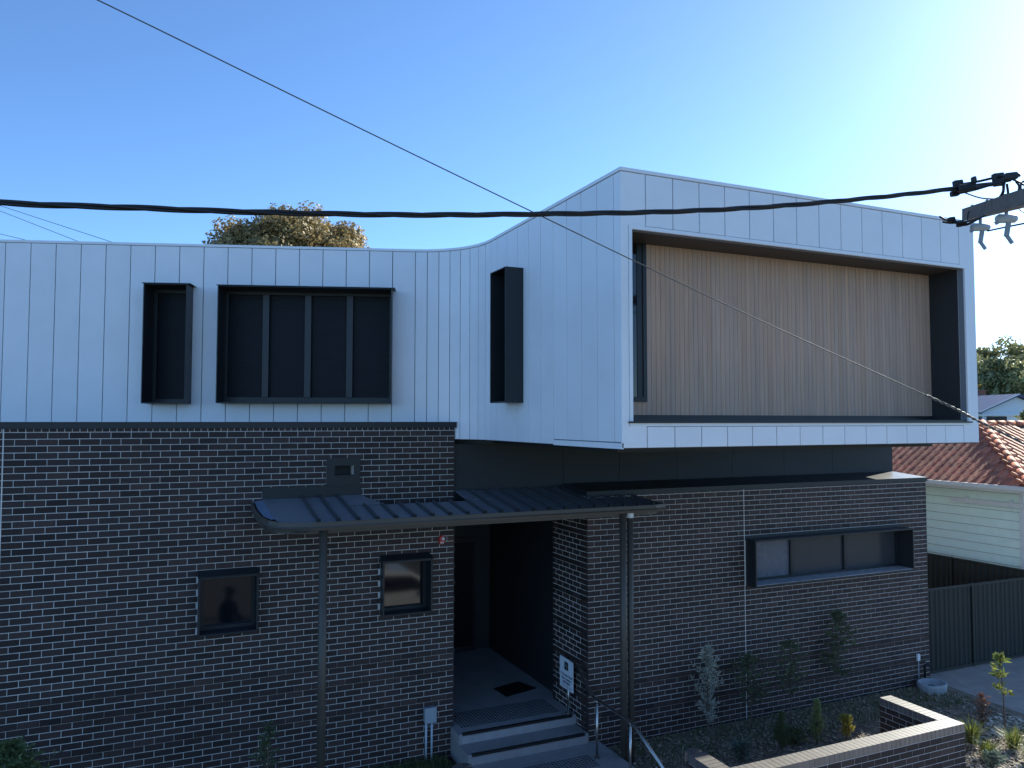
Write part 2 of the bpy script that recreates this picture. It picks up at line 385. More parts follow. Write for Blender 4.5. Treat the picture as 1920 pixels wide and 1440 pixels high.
for i in range(NARC):
    p, q = Vector(arc[i]), Vector(arc[i+1]); d = (q-p); L = d.length; d = d/L
    fa = frame(p, d); panel(fa, 0, L, ZB, zt_, g=.0045); ub.obox(fa, -.002, L+.002, -.12, -PT-.002, ZB+.02, ZT-.02)
FS = frame((XS, yE), (0, -1)); LS = yE-YF
js = [0] + [LS-.15-PIT*k for k in range(9, -1, -1) if LS-.15-PIT*k > .06] + [LS]
WD = (-1.38, -1.92, 5.4, 7.25); wd0, wd1 = yE-WD[0], yE-WD[1]
sg = LS-(2.923-YF-4.42+1.5) if False else yE+2.92
for a, b in zip(js, js[1:]):
    b_ = b if b < LS else b+.0055-PT-.001
    zb = ZB if a < sg-.2 else ZB+.062
    if b <= wd0 or a >= wd1: panel(FS, a, b_, zb, zt_)
    else:
        panel(FS, a, b_, zb, 5.4); panel(FS, a, b_, 7.25, zt_)
        if a < wd0: panel(FS, a, wd0+.0055, 5.4, 7.25)
        if b > wd1: panel(FS, wd1-.0055, b, 5.4, 7.25)
MB().obox(FS, sg-.1, LS, -PT, .004, ZB-.012, ZB+.05).obj('base_trim', CAP, BLD)
slab(ub, FS, -.01, LS-PT-.004, ZB+.02, ZT-.02, [(wd0, wd1, 5.4, 7.25)], -.13, -PT-.002)
# box front
FF = frame((0, YF), (1, 0))
OX0, OX1, OZ0, OZ1 = .44, 5.785, 5.135, 7.235; TW = .042
jf = [.62+.362*k for k in range(15)]
def cpanel(x0, x1, jx, left):
    if left: poly = [(x0,ZB),(jx,ZB),(jx,OZ0-TW),(x1,OZ0-TW),(x1,OZ1+TW),(jx,OZ1+TW),(jx,zt_),(x0,zt_)]
    else: poly = [(x1,ZB),(x1,zt_),(jx,zt_),(jx,OZ1+TW),(x0,OZ1+TW),(x0,OZ0-TW),(jx,OZ0-TW),(jx,ZB)]
    bevel(MB().prism(poly, lambda s, z: FF(s, -PT, z), lambda s, z: FF(s, 0, z)).obj('cladding_panel', WHITE, BLD), .002, 1)
cpanel(XS, OX0-TW-.004, jf[0]-.0055, True); cpanel(OX1+TW+.004, XRB, jf[-1]+.0055, False)
for a, b in zip(jf, jf[1:]):
    panel(FF, a, b, ZB, OZ0-TW-.006); panel(FF, a, b, OZ1+TW+.006, zt_)
slab(ub, FF, XS+PT+.004, XRB-.01, ZB+.02, ZT-.02, [(OX0+.002, OX1-.002, OZ0+.002, OZ1-.002)], -.1, -PT-.002)
ub.box((XRB-.1, YF+.02, ZB+.02), (XRB-.012, -1.0, ZT-.02)).box((OX1+.05, YF+.1, ZB+.02), (XRB-.1, -3.86, ZT-.02)).box((XS+.3, YF+.1, OZ1+.05), (OX1+.05, -3.8, ZT-.02)).box((XS+.3, YF+.1, ZB+.02), (OX1+.05, -3.8, OZ0-.06))
ub.obj('cladding_backing', GROOVE, BLD)
tr = MB()
for q in ((OX0-TW, OX0, OZ0-TW, OZ1+TW), (OX1, OX1+TW, OZ0-TW, OZ1+TW)): tr.obox(FF, q[0], q[1], -.105, .005, q[2], q[3])
for q in ((OX0, OX1, OZ1, OZ1+TW), (OX0, OX1, OZ0-TW, OZ0)): tr.obox(FF, q[0], q[1], -.105, .005, q[2], q[3])
tr.obj('opening_trim', CAP, BLD)
YBK = -3.88
rc = MB().box((OX1, YF+.106, OZ0-.03), (OX1+.04, YBK, OZ1+.04)).obj('balcony_lining', DARKF, BLD)
MB().box((OX0-.04, YF+.106, OZ0-.03), (OX0, YBK, OZ1+.04)).obj('side_lining', DARKF, rc)
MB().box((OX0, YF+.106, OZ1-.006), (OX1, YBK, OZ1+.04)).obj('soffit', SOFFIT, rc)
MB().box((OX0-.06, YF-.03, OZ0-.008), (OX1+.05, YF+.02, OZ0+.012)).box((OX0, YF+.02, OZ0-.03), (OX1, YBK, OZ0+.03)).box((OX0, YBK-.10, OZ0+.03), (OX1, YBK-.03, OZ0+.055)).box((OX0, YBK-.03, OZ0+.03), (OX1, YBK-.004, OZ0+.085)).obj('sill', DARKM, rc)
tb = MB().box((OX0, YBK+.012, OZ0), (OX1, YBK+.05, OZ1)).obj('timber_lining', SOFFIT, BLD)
x = OX0; BP = .0675
bmesh_cache = None
while x < OX1-.01:
    x1 = min(x+BP, OX1)
    zlo = OZ0+.09 if not (x < .985) else OZ0+.09
    if x1 <= .985 or x >= .985: pass
    rng = [(OZ0+.085, OZ1-.006)] if x >= .975 else [(OZ0+.085, 5.372)]
    for z0, z1 in rng:
        MB().add([(x+.001,YBK+.012,z0),(x1-.001,YBK+.012,z0),(x1-.0025,YBK,z0),(x+.0025,YBK,z0),(x+.001,YBK+.012,z1),(x1-.001,YBK+.012,z1),(x1-.0025,YBK,z1),(x+.0025,YBK,z1)],
            [(0,1,2,3),(7,6,5,4),(3,2,6,7),(0,3,7,4),(2,1,5,6),(1,0,4,5)]).obj('timber_board', TIMBER, tb)
    x += BP
bw = MB().box((OX0, YBK-.02, 5.372), (.975, YBK+.01, 5.43)).box((.925, YBK-.02, 5.43), (.975, YBK+.01, OZ1-.01)).box((OX0, YBK-.02, 5.43), (OX0+.3, YBK+.01, OZ1-.01)).box((.85, YBK-.008, 5.43), (.925, YBK+.01, OZ1-.01)).obj('window', DARKM, BLD)
MB().box((OX0+.3, YBK+.0, 5.43), (.85, YBK+.008, OZ1-.01)).obj('pane', PANE, bw)
# capping along the roof edge
path = [tuple(FU(S0-7*PIT, 0, 0))[:2], *arc, (XS, YF), (XRB, YF), (XRB, -1.0)]
def ribbon(pts, off, z0, z1, thick):
    P = [Vector(p) for p in pts]; out = []
    for i, p in enumerate(P):
        ns = []
        for a, b in ((i-1, i), (i, i+1)):
            if a >= 0 and b < len(P):
                d = (P[b]-P[a]).normalized(); ns.append(Vector((d.y, -d.x)))
        n_ = sum(ns, Vector((0, 0))); n_ = n_/len(ns); n_ = n_/n_.length_squared
        out.append((p+n_*off, p+n_*(off-thick)))
    mb = MB(); m_ = len(out)
    mb.v = [(o.x, o.y, z) for z in (z0, z1) for o, i_ in out] + [(i_.x, i_.y, z) for z in (z0, z1) for o, i_ in out]
    for i in range(m_-1):
        mb.f += [(i, i+1, m_+i+1, m_+i), (2*m_+i+1, 2*m_+i, 3*m_+i, 3*m_+i+1), (m_+i, m_+i+1, 3*m_+i+1, 3*m_+i), (i+1, i, 2*m_+i, 2*m_+i+1)]
    mb.m = [0]*len(mb.f); return mb
ribbon(path, .010, ZT-.038, ZT, .16).obj('roof_capping', CAP, BLD, fix=False)
core = [tuple(FU(S0-7*PIT, -.33, 0))[:2]] + [tuple(FU(sA-.1, -.33, 0))[:2]] + [(.62, -.1), (.62, -3.8), (XRB-.11, -3.8), (XRB-.11, -.72), (9.75, -.72), (9.75, 9), (-9.3, 9)]
MB().prism(core, lambda x, y: (x, y, 4.79), lambda x, y: (x, y, 7.35)).obj('upper_core', DARKF, BLD)
MB().prism([(-9.2, 3.4), (.2, .35), (.4, -.8), (.4, -4.3), (5.9, -4.3), (5.9, -1.1), (5.9, 8), (-9.2, 8)], lambda x, y: (x, y, 7.36), lambda x, y: (x, y, 7.8)).obj('roof', ROOFM, BLD)
MB().box((XS+.01, YF+.02, ZB-.012), (XRB-.01, .04, ZB-.001)).obj('soffit', DARKF, BLD)

# ---- windows
def hood(fr, s0, s1, z0, z1, pro, back, t, name='window', m=DARKM):
    mb = MB()
    for q in ((s0, s0+t, z0, z1), (s1-t, s1, z0, z1)): mb.obox(fr, q[0], q[1], -back, pro, q[2], q[3])
    for q in ((s0+t, s1-t, z0, z0+t), (s0+t, s1-t, z1-t, z1)): mb.obox(fr, q[0], q[1], -back, pro, q[2], q[3])
    return bevel(mb.obj(name, m, BLD), .003, 1)
# upper small and wide windows
h = hood(FU, *WS, .30, .22, .016); i0, i1, j0, j1 = WS[0]+.016, WS[1]-.016, WS[2]+.016, WS[3]-.016
fr_ = MB()
for q in ((i0, i0+.05, j0, j1), (i1-.05, i1, j0, j1)): fr_.obox(FU, q[0], q[1], -.22, -.14, q[2], q[3])
for q in ((i0+.05, i1-.05, j0, j0+.06), (i0+.05, i1-.05, j1-.06, j1)): fr_.obox(FU, q[0], q[1], -.22, -.14, q[2], q[3])
fr_.obj('sash_frame', DARKM, h); MB().obox(FU, i0+.05, i1-.05, -.215, -.2, j0+.06, j1-.06).obj('pane', SCREEN, h)
h = hood(FU, *WL, .30, .22, .016); i0, i1, j0, j1 = WL[0]+.016, WL[1]-.016, WL[2]+.016, WL[3]-.016
fr_ = MB()
for q in ((i0, i0+.04, j0, j1), (i1-.04, i1, j0, j1)): fr_.obox(FU, q[0], q[1], -.22, -.14, q[2], q[3])
for q in ((i0+.04, i1-.04, j0, j0+.085), (i0+.04, i1-.04, j1-.05, j1)): fr_.obox(FU, q[0], q[1], -.22, -.14, q[2], q[3])
fr_.obj('sash_frame', DARKM, h)
mu = [3.925, 4.578, 5.232]
ed = [i0+.04, *mu, i1-.04]
for m_ in mu: bevel(MB().obox(FU, m_-.05, m_+.05, -.22, -.12, j0+.085, j1-.05).obj('mullion', mat('slate_mullion', (.03,.032,.037), .45) if m_ == mu[0] else bpy.data.materials['slate_mullion'], h), .004)
for i in range(4):
    a = ed[i]+(.05 if i else 0); b = ed[i+1]-(.05 if i < 3 else 0)
    MB().obox(FU, a, b, -.215, -.2, j0+.085, j1-.05).obj('pane', SCREEN, h)
for q in (WS, WL): MB().obox(FU, q[0]-.02, q[1]+.05, -.01, .32, q[3]+.002, q[3]+.008).obj('head_flashing', DARKM, BLD)
# tall blinkered window on the curved side
h = hood(FS, wd0, wd1, 5.4, 7.25, .27, .22, .016)
MB().obox(FS, wd0+.016, wd1-.016, -.21, -.18, 5.42, 7.23).obj('pane', SCREEN, h)
# ground floor windows
def gw(fr, W, pro, cols, t=.028, fd=.10):
    h = hood(fr, W[0], W[1], W[2], W[3], pro, .2, t)
    a, b, c, d = W[0]+t, W[1]-t, W[2]+t, W[3]-t
    fm = MB()
    for q in ((a, a+.045, c, d), (b-.045, b, c, d)): fm.obox(fr, q[0], q[1], -.2, -fd, q[2], q[3])
    for q in ((a+.045, b-.045, c, c+.045), (a+.045, b-.045, d-.045, d)): fm.obox(fr, q[0], q[1], -.2, -fd, q[2], q[3])
    n_ = len(cols)
    for i in range(1, n_): fm.obox(fr, cols[i][0]-.03, cols[i][0]+.03, -.19, -fd+.012, c+.045, d-.045)
    fm.obj('sash_frame', DARKM, h)
    for i, (s_, m_) in enumerate(cols):
        p = a+.045 if i == 0 else s_+.03; q = b-.045 if i == n_-1 else cols[i+1][0]-.03
        MB().obox(fr, p, q, -.19, -fd-.03, c+.045, d-.045).obj('pane', m_, h)
    return h
gw(FL, WA, .15, [(0, PANE)]); gw(FL, WB, .15, [(0, PANE)])
h = gw(FRW, WC, .25, [(0, BLIND), (6.24-XR, BLIND2), (7.55-XR, BLIND2)])
MB().obox(FRW, WC[0]+.03, WC[1]-.03, -.09, .245, WC[2]+.029, WC[2]+.036).obj('sill_tray', mat('dusty_metal_sill', (.36,.36,.38), .5, var=.5, vscale=9), h)
for W in (WA, WB):
    zf = W[3]+.002
    MB().add([FL(W[0]-.01,.156,zf),FL(W[1]+.01,.156,zf),FL(W[1]+.01,-.03,zf),FL(W[0]-.01,-.03,zf),FL(W[0]-.01,.156,zf+.006),FL(W[1]+.01,.156,zf+.006),FL(W[1]-.02,-.0,zf+.075),FL(W[0]+.0,-.0,zf+.075)], [(0,3,2,1),(4,5,6,7),(0,1,5,4),(1,2,6,5),(2,3,7,6),(3,0,4,7)]).obj('hood_flashing', DARKM, BLD)
MB().obox(FRW, WC[0]-.02, WC[1]-.02, -.01, .012, WC[3]+.002, WC[3]+.05).obj('lintel', DARKM, BLD)
# scupper (rainwater outlet) over the canopy
sc = MB(); slab(sc, FL, -1.985, -1.49, 4.20, 4.60, [SC], .002, .03); sc = sc.obj('scupper', DARKM, BLD)
MB().obox(FL, SC[0], SC[1], -.22, -.2, SC[2], SC[3]).obj('scupper_back', DARKF, sc)
MB().obox(FL, SC[0], SC[1], -.2, -.0, SC[2], SC[2]+.02).obj('scupper_lip', DARKM, sc)
MB().obox(FL, -2.88, -1.47, -.001, .012, 4.02, 4.20).obj('apron_flashing', DARKM, BLD)

# ------------------------------------------------------------------ entrance canopy
CA = thing('entrance_canopy', 'dark ribbed sheet metal canopy on thin posts over the entrance', 'canopy', (0, -.7, 0))
def rz(y): return 4.04+.137*y
def cpt(o): return o
def cobj(mb, name, m, **k_):
    o = mb.obj(name, m, CA, **k_); o.matrix_parent_inverse = CA.matrix_basis.inverted(); return o
CA.location = (0, -.7, 0); bpy.context.view_layer.update()
YFc = -1.42
sheetp = [(-2.87, -.012), (-1.47, -.012), (-1.40, -.60), (.03, -.60), (.03, .045), (XR-.02, .045), (XR-.02, YR-.03), (2.62, YR-.03), (2.86, YFc), (-2.62, YFc), (-2.80, -1.27), (-2.87, -1.0)]
cobj(MB().prism(sheetp, lambda x, y: (x, y, rz(y)-.012), lambda x, y: (x, y, rz(y))), 'roof_sheet', ROOFM)
x = -2.335
while x < 2.75:
    yb = -.02
    if -1.95 < x < .05: yb = -.63
    if x < -1.8: yb = -.03
    if x > XR-.1: yb = YR-.06
    yf = YFc+.02
    P = [(x-.014, yb, rz(yb)), (x+.014, yb, rz(yb)), (x+.014, yf, rz(yf)), (x-.014, yf, rz(yf))]
    cobj(MB().add([Vector(p)-Vector((0,0,.004)) for p in P] + [Vector(p)+Vector((0,0,.042)) for p in P], [(0,3,2,1),(4,5,6,7),(0,1,5,4),(1,2,6,5),(2,3,7,6),(3,0,4,7)]), 'rib', RIBM)
    cobj(MB().box((x-.022, yf-.02, rz(yf)-.005), (x+.022, yf+.03, rz(yf)+.05)), 'rib_end_cap', BLACK)
    x += .254
# tray flashing and notch upstand
cobj(MB().prism([(-1.81, -.02), (-1.48, -.02), (-1.31, -.61), (-1.81, -.61)], lambda x, y: (x, y, rz(y)+.008), lambda x, y: (x, y, rz(y)+.016)), 'spreader_tray', ROOFM)
cobj(MB().prism([(-.02, -.60), (.36, -.60), (.36, .04), (-.02+.03, .04), (.01, -.03)], lambda x, y: (x, y, rz(y)+.004), lambda x, y: (x, y, rz(y)+.012)), 'corner_flashing', ROOFM)
# perimeter fascia/gutter with curved left front corner
pp = [(-3.013, -.01), (-3.013, -.55), (-2.985, -.95), (-2.91, -1.18), (-2.80, -1.33), (-2.66, -1.44), (-2.45, -1.505), (2.72, -1.505), (2.93, -1.44), (2.80, YR-.03)]
def gut(pts, prof, mname, m, zf):
    P = [Vector(p) for p in pts]; rows = []
    for i, p in enumerate(P):
        ns = []
        for a, b in ((i-1, i), (i, i+1)):
            if a >= 0 and b < len(P):
                d = (P[b]-P[a]).normalized(); ns.append(Vector((d.y, -d.x)))
        n_ = sum(ns, Vector((0, 0)))/len(ns); n_ = -n_/n_.length_squared if False else n_/n_.length_squared
        rows.append([(p.x+n_.x*o, p.y+n_.y*o, zf(p.y)+z) for o, z in prof])
    k = len(prof); mb = MB(); mb.v = [q for r in rows for q in r]
    for i in range(len(rows)-1):
        for j in range(k):
            j2 = (j+1) % k; mb.f.append((i*k+j, i*k+j2, (i+1)*k+j2, (i+1)*k+j))
    mb.f += [tuple(range(k)), tuple((len(rows)-1)*k+j for j in range(k))]; mb.m = [0]*len(mb.f)
    return cobj(mb, mname, m)
gut(pp, [(0,0),(.012,.0),(.016,-.05),(.03,-.07),(.02,-.105),(-.06,-.11),(-.075,-.05),(-.012,-.04)], 'gutter', BRONZE, lambda y: 4.02+.115*y if y > -1.3 else 4.02+.115*-1.3)
gut([(q[0]*.975+.0, q[1]*.93) for q in pp[:9]], [(0,0),(0,-.055),(-.05,-.055),(-.05,0)], 'edge_beam', BRONZE, lambda y: 3.765)
cobj(MB().prism([(-2.93,-.01),(-2.93,-.9),(-2.6,-1.38),(2.75,-1.38),(2.75,YR-.03),(1.93,YR-.03),(1.93,.0)], lambda x, y: (x, y, 3.735), lambda x, y: (x, y, 3.75)), 'soffit', DARKF)
# inner sloping face of the left barge
cobj(MB().add([(-2.99,-.02,4.015),(-2.99,-.55,3.955),(-2.965,-.93,3.912),(-2.89,-1.15,3.888),(-2.87,-.02,4.03),(-2.868,-.55,3.966),(-2.86,-.93,3.914),(-2.83,-1.1,3.892)], [(0,4,5,1),(1,5,6,2),(2,6,7,3)]), 'barge_tray', mat('pale_blue_flashing', (.17,.22,.30), .35, var=.1))
for px_, py_ in ((-2.275, -1.40), (2.20, -1.40)):
    cobj(MB().tube([(px_, py_, -.05), (px_, py_, 3.75)], .052, 20), 'post', BRONZE, smooth=True)
cobj(MB().tube([(2.335, -1.39, .05), (2.335, -1.39, 3.68)], .045, 16), 'downpipe', BRONZE, smooth=True)
cobj(MB().tube([(2.335, -1.39, 3.68), (2.335, -1.39, 3.78)], .055, 16), 'downpipe_collar', WPLAS, smooth=True)

# ------------------------------------------------------------------ entry steps and porch floor
ST = thing('entry_steps', 'grey concrete porch floor and steps leading into the dark entrance', 'steps')
nx0, nx1 = -.045, XR-.012
pf = MB().box((nx0+.05, -.36, .0), (nx1-.0, 0, .45)).box((.0, 0, .0), (XR-.006, .455, .45)).box((-.09, .455, .0), (XR+.115, 3.6, .45)).obj('porch_floor', PORCH, ST)
MB().box((nx0-.0, -.765, -.1), (nx1, -.361, .30)).box((nx0+.0, -.361, .0), (nx0+.049, -.002, .449)).obj('step', CONC, ST)
MB().box((nx0-.05, -2.7, -.2), (2.14, -.766, .15)).obj('landing', CONC, ST)
for y, z, a, b in ((-.36, .45, nx0+.06, nx1-.06), (-.765, .30, nx0+.06, nx1-.06)):
    MB().box((a, y-.003, z-.03), (b, y+.05, z+.004)).obj('nosing_strip', BLACK, ST)
    MB().box((a, y-.006, z-.034), (b, y-.0035, z-.028)).obj('nosing_edge', STEEL, ST)
def studs(x0, x1, y0, y1, z, name):
    mb = MB(); y = y0
    while y < y1:
        x = x0
        while x < x1:
            c = [(x+.0175*math.cos(t*math.pi/4), y+.0175*math.sin(t*math.pi/4)) for t in range(8)]
            mb.prism(c, lambda a, b: (a, b, z), lambda a, b: (x+(a-x)*.75, y+(b-y)*.75, z+.006)); x += .05
        y += .05 * 1.15
    o = mb.obj(name, BLACK, ST, fix=False); o['kind'] = 'stuff'
studs(.10, 1.80, -.12, .46, .45, 'tactile_studs'); studs(.6, 1.72, -1.50, -1.12, .15, 'tactile_studs')
dm = MB().prism([(1.20, 1.27), (1.74, 1.42), (1.90, .98), (1.24, .80)], lambda x, y: (x, y, .451), lambda x, y: (x, y, .462)).obj('door_mat', BLACK); bevel(dm, .004)
tag(dm, 'thin dark door mat lying askew on the porch floor', 'mat')

# handrail
HR = thing('handrail', 'stainless steel handrail descending beside the entrance steps', 'handrail', (1.8, -1.3, .15)); bpy.context.view_layer.update()
def sub(root, mb, name, m, smooth=False, fix=True, kind=None):
    o = mb.obj(name, m, root, smooth, fix); o.matrix_parent_inverse = root.matrix_world.inverted()
    if kind: o['kind'] = kind
    return o
def newthing(name, label, cat, loc, group=None):
    t = thing(name, label, cat, loc, group); bpy.context.view_layer.update(); return t
rail = [(1.8, -.45, 1.36), (1.8, -.60, 1.355), (1.8, -1.12, 1.035), (1.8, -1.2, 1.005), (1.8, -2.2, 1.0), (1.8, -2.32, .97), (1.8, -3.3, .52)]
sub(HR, MB().tube(rail, .021, 14), 'rail', STEEL, True)
for y in (-1.285, -2.19):
    p = sub(HR, MB().tube([(1.8, y, .15), (1.8, y, .93)], .019, 14), 'post', STEEL, True)
    o = MB().tube([(1.8, y, .15), (1.8, y, .158)], .045, 18).obj('base_plate', STEEL, p); o.matrix_parent_inverse = p.matrix_world.inverted()
    sub(HR, MB().tube([(1.8, y, .92), (1.8, y, 1.0)], .008, 8), 'bracket', STEEL, True)

# sign
SG = newthing('sign', 'small white address sign on a short post at the porch edge', 'sign', (1.86, -.263, .45))
bd = sub(SG, MB().box((1.853, -.447, .815), (1.86, .004, 1.305)), 'sign_board', SIGNW)
sub(SG, MB().tube([(1.868, -.263, .45), (1.868, -.263, .95)], .016, 12), 'post', STEEL, True)
sub(SG, MB().tube([(1.868, -.263, .45), (1.868, -.263, .458)], .05, 16), 'base_plate', STEEL, True)
def text(body, loc, size, rotm, m, parent, name='lettering', bold=0.):
    cu = bpy.data.curves.new(name, 'FONT'); cu.body = body; cu.size = size; cu.align_x = 'CENTER'; cu.align_y = 'CENTER'; cu.offset = bold; cu.extrude = .0008
    t_ = bpy.data.objects.new(name, cu); COL.objects.link(t_); bpy.context.view_layer.update()
    me = bpy.data.meshes.new_from_object(t_.evaluated_get(bpy.context.evaluated_depsgraph_get())); bpy.data.objects.remove(t_)
    me.materials.clear(); me.materials.append(m)
    me.transform(Matrix.Translation(loc) @ rotm.to_4x4())
    o = link(name, me, parent); o.matrix_parent_inverse = parent.matrix_world.inverted(); return o
bpy.context.view_layer.update()
RM = Matrix(((0,0,-1),(-1,0,0),(0,1,0)))      # text x -> -Y, y -> Z, faces -X
cy = -.2215
for body, z, sz in (('17 Orchard Road', 1.035, .056), ('New Lambton', .975, .056), ('2305 NSW', .915, .056)):
    text(body, (1.8515, cy, z), sz, RM, INK, bd, bold=.0012)
text('community health services', (1.8515, cy, 1.085), .018, RM, INK, bd) if False else None
lg = MB().box((1.8505, cy-.065, 1.12), (1.8528, cy+.065, 1.25)).obj('logo', BLACK, bd); lg.matrix_parent_inverse = bd.matrix_world.inverted()
lm = MB()
for a, b, c, d in ((-.03, .0, 1.15, 1.165), (-.03, .03, 1.18, 1.195), (.0, .03, 1.205, 1.22)): lm.box((1.8495, cy+a, c), (1.8503, cy+b, d))
lm = lm.obj('logo_mark', GPLAS, bd); lm.matrix_parent_inverse = bd.matrix_world.inverted()
for z, wdt in ((.873, .2), (.857, .15), (.842, .17)):
    o = MB().box((1.8515, cy-wdt, z), (1.8528, cy+wdt*.9, z+.003)).obj('text_rule', REDP if z > .87 else INK, bd); o.matrix_parent_inverse = bd.matrix_world.inverted()

# fire strobe
FS_ = newthing('fire_alarm_strobe', 'red fire alarm strobe on the brick beside the entrance', 'alarm', (-.215, -.01, 3.31))
oval = [(-.215+.048*math.cos(t*math.pi/12), 3.31+.072*math.sin(t*math.pi/12)) for t in range(24)]
bd2 = sub(FS_, MB().prism(oval, lambda x, z: (x, -.005, z), lambda x, z: (-.215+(x+.215)*.88, -.05, 3.31+(z-3.31)*.9)), 'body', REDP)
cir = [(-.198+.026*math.cos(t*math.pi/10), 3.33+.026*math.sin(t*math.pi/10)) for t in range(20)]
sub(FS_, MB().prism(cir, lambda x, z: (x, -.05, z), lambda x, z: (-.198+(x+.198)*.7, -.066, 3.33+(z-3.33)*.7)), 'lens', WPLAS)
text('FIRE', (-.215, -.051, 3.27), .032, Matrix(((1,0,0),(0,0,-1),(0,1,0))), WPLAS, FS_, bold=.001)

# electrical junction box with conduits
EB = newthing('junction_box', 'grey electrical junction box with two conduits low on the brick wall', 'electrical box', (-.40, -.05, .0))
bevel(sub(EB, MB().box((-.49, -.10, .595), (-.315, -.006, .81)), 'box', GPLAS), .008)
sub(EB, MB().box((-.495, -.112, .59), (-.31, -.1, .815)), 'lid', mat('light_grey_lid', (.36,.39,.42), .4))
for x in (-.455, -.365):
    sub(EB, MB().tube([(x, -.045, .0), (x, -.045, .595)], .017, 12), 'conduit', mat('pale_conduit', (.5,.56,.62), .4) if x < -.4 else bpy.data.materials['pale_conduit'], True)
    sub(EB, MB().box((x-.035, -.03, .50), (x+.035, -.006, .53)), 'saddle', GPLAS)

# tap, pipe, socket and basin at the right end of the wall
t = newthing('wall_socket', 'white weatherproof socket low on the right end of the brick wall', 'socket', (9.29, YR-.01, .56))
bevel(sub(t, MB().box((9.25, YR-.05, .50), (9.32, YR-.007, .63)), 'cover', WPLAS), .006)
sub(t, MB().tube([(9.285, YR-.03, .5), (9.285, YR-.03, .02)], .011, 8), 'conduit', GPLAS, True)
t = newthing('garden_tap', 'dark standpipe with tap above the concrete gully at the wall', 'tap', (9.40, YR-.1, 0))
sub(t, MB().tube([(9.42, YR-.06, .0), (9.42, YR-.06, .42), (9.42, YR-.14, .45)], .02, 10), 'pipe', DARKM, True)
sub(t, MB().tube([(9.42, YR-.14, .47), (9.42, YR-.17, .40)], .016, 10), 'spout', DARKM, True)
sub(t, MB().tube([(9.37, YR-.12, .5), (9.47, YR-.12, .5)], .008, 8), 'handle', STEEL, True)
t = newthing('drain_basin', 'round grey concrete drain basin on the soil by the wall end', 'drain', (9.28, -1.05, 0))
prof = [(.27, .0), (.30, .14), (.29, .18), (.25, .18), (.20, .12), (.08, .10), (0.001, .10)]
mb = MB(); n_ = 28
for r_, z_ in prof: mb.v += [(9.28+r_*math.cos(2*math.pi*i/n_), -1.05+r_*.8*math.sin(2*math.pi*i/n_), z_) for i in range(n_)]
for j in range(len(prof)-1):
    for i in range(n_): mb.f.append((j*n_+i, j*n_+(i+1) % n_, (j+1)*n_+(i+1) % n_, (j+1)*n_+i))
mb.m = [0]*len(mb.f); sub(t, mb, 'bowl', mat('pale_concrete', (.33,.35,.36), .8, var=.15, vscale=9), True)
sub(t, MB().tube([(9.28, -1.05, .10), (9.28, -1.05, .112)], .07, 16), 'grate', BLACK)

# ------------------------------------------------------------------ brick garden walls
CAPBR = mat('sun_glare_cap_brick', (.12,.10,.095), .42, spec=1.0, var=.2, vscale=30, rnd=.2, coat=1.0, bump=.1, bscale=200)  # same dark brick as the walls, base colour lightened to carry sun glare
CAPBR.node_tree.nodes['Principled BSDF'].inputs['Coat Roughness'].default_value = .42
ZG = .82
def capbrick(parent, fr, s0, s1, n0, n1, e):
    # lifted brick on edge, length across the wall
    ang = math.atan2(e[1], e[0]); L = s1-s0; D = n1-n0
    k = ('cap', round(L, 3), round(D, 3))
    if k not in fullb:
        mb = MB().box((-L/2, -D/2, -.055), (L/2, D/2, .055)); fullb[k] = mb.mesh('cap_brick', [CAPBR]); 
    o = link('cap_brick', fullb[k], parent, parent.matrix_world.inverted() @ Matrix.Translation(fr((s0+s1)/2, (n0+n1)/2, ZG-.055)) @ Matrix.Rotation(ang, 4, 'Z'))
def gwall(root, o, e, L, thick, outer, inner, corner0=False, corner1=False):
    """garden wall run: outer face at n=0, inner at n=-thick"""
    fr = frame(o, e); cr = sub(root, MB().obox(fr, .008, L-.008, -thick+.004, -.004, -.3, ZG-.006), 'mortar_core', MORTAR)
    inv = cr.matrix_world.inverted()
    for fac, ok in ((0, outer), (1, inner)):
        if not ok: continue
        for (a, b, z0, z1, r) in rows_of(0, L, ZG-.115, -.1, lambda r: .06 if r % 2 else .18):
            me = brick_mesh(round(b-a, 3), round(z1-z0, 3)); pr = rb.uniform(.0, .0015)
            if fac == 0: Mx = Matrix.Translation(fr((a+b)/2, pr-.0235, (z0+z1)/2)) @ Matrix.Rotation(math.atan2(e[1], e[0]), 4, 'Z')
            else: Mx = Matrix.Translation(fr((a+b)/2, -thick-pr+.0235, (z0+z1)/2)) @ Matrix.Rotation(math.atan2(e[1], e[0])+math.pi, 4, 'Z')
            link('brick', me, root, root.matrix_world.inverted() @ Mx)
    n = int(round((L)/.0862)); st = L/n
    for i in range(n): capbrick(root, fr, i*st+.004, (i+1)*st-.004, -thick-.002, .002, e)
    return cr
GW = newthing('garden_wall', 'low dark brick garden wall with brick cap, lightened for sun glare, turning a corner', 'garden wall', (6.4, -3.8, 0))
TH = .235
gwall(GW, (2.15, -3.80), (1, 0), 4.25, TH, True, True)
gwall(GW, (6.40-TH, -2.55), (0, -1), 1.25-TH-.006, TH, False, True) if False else None
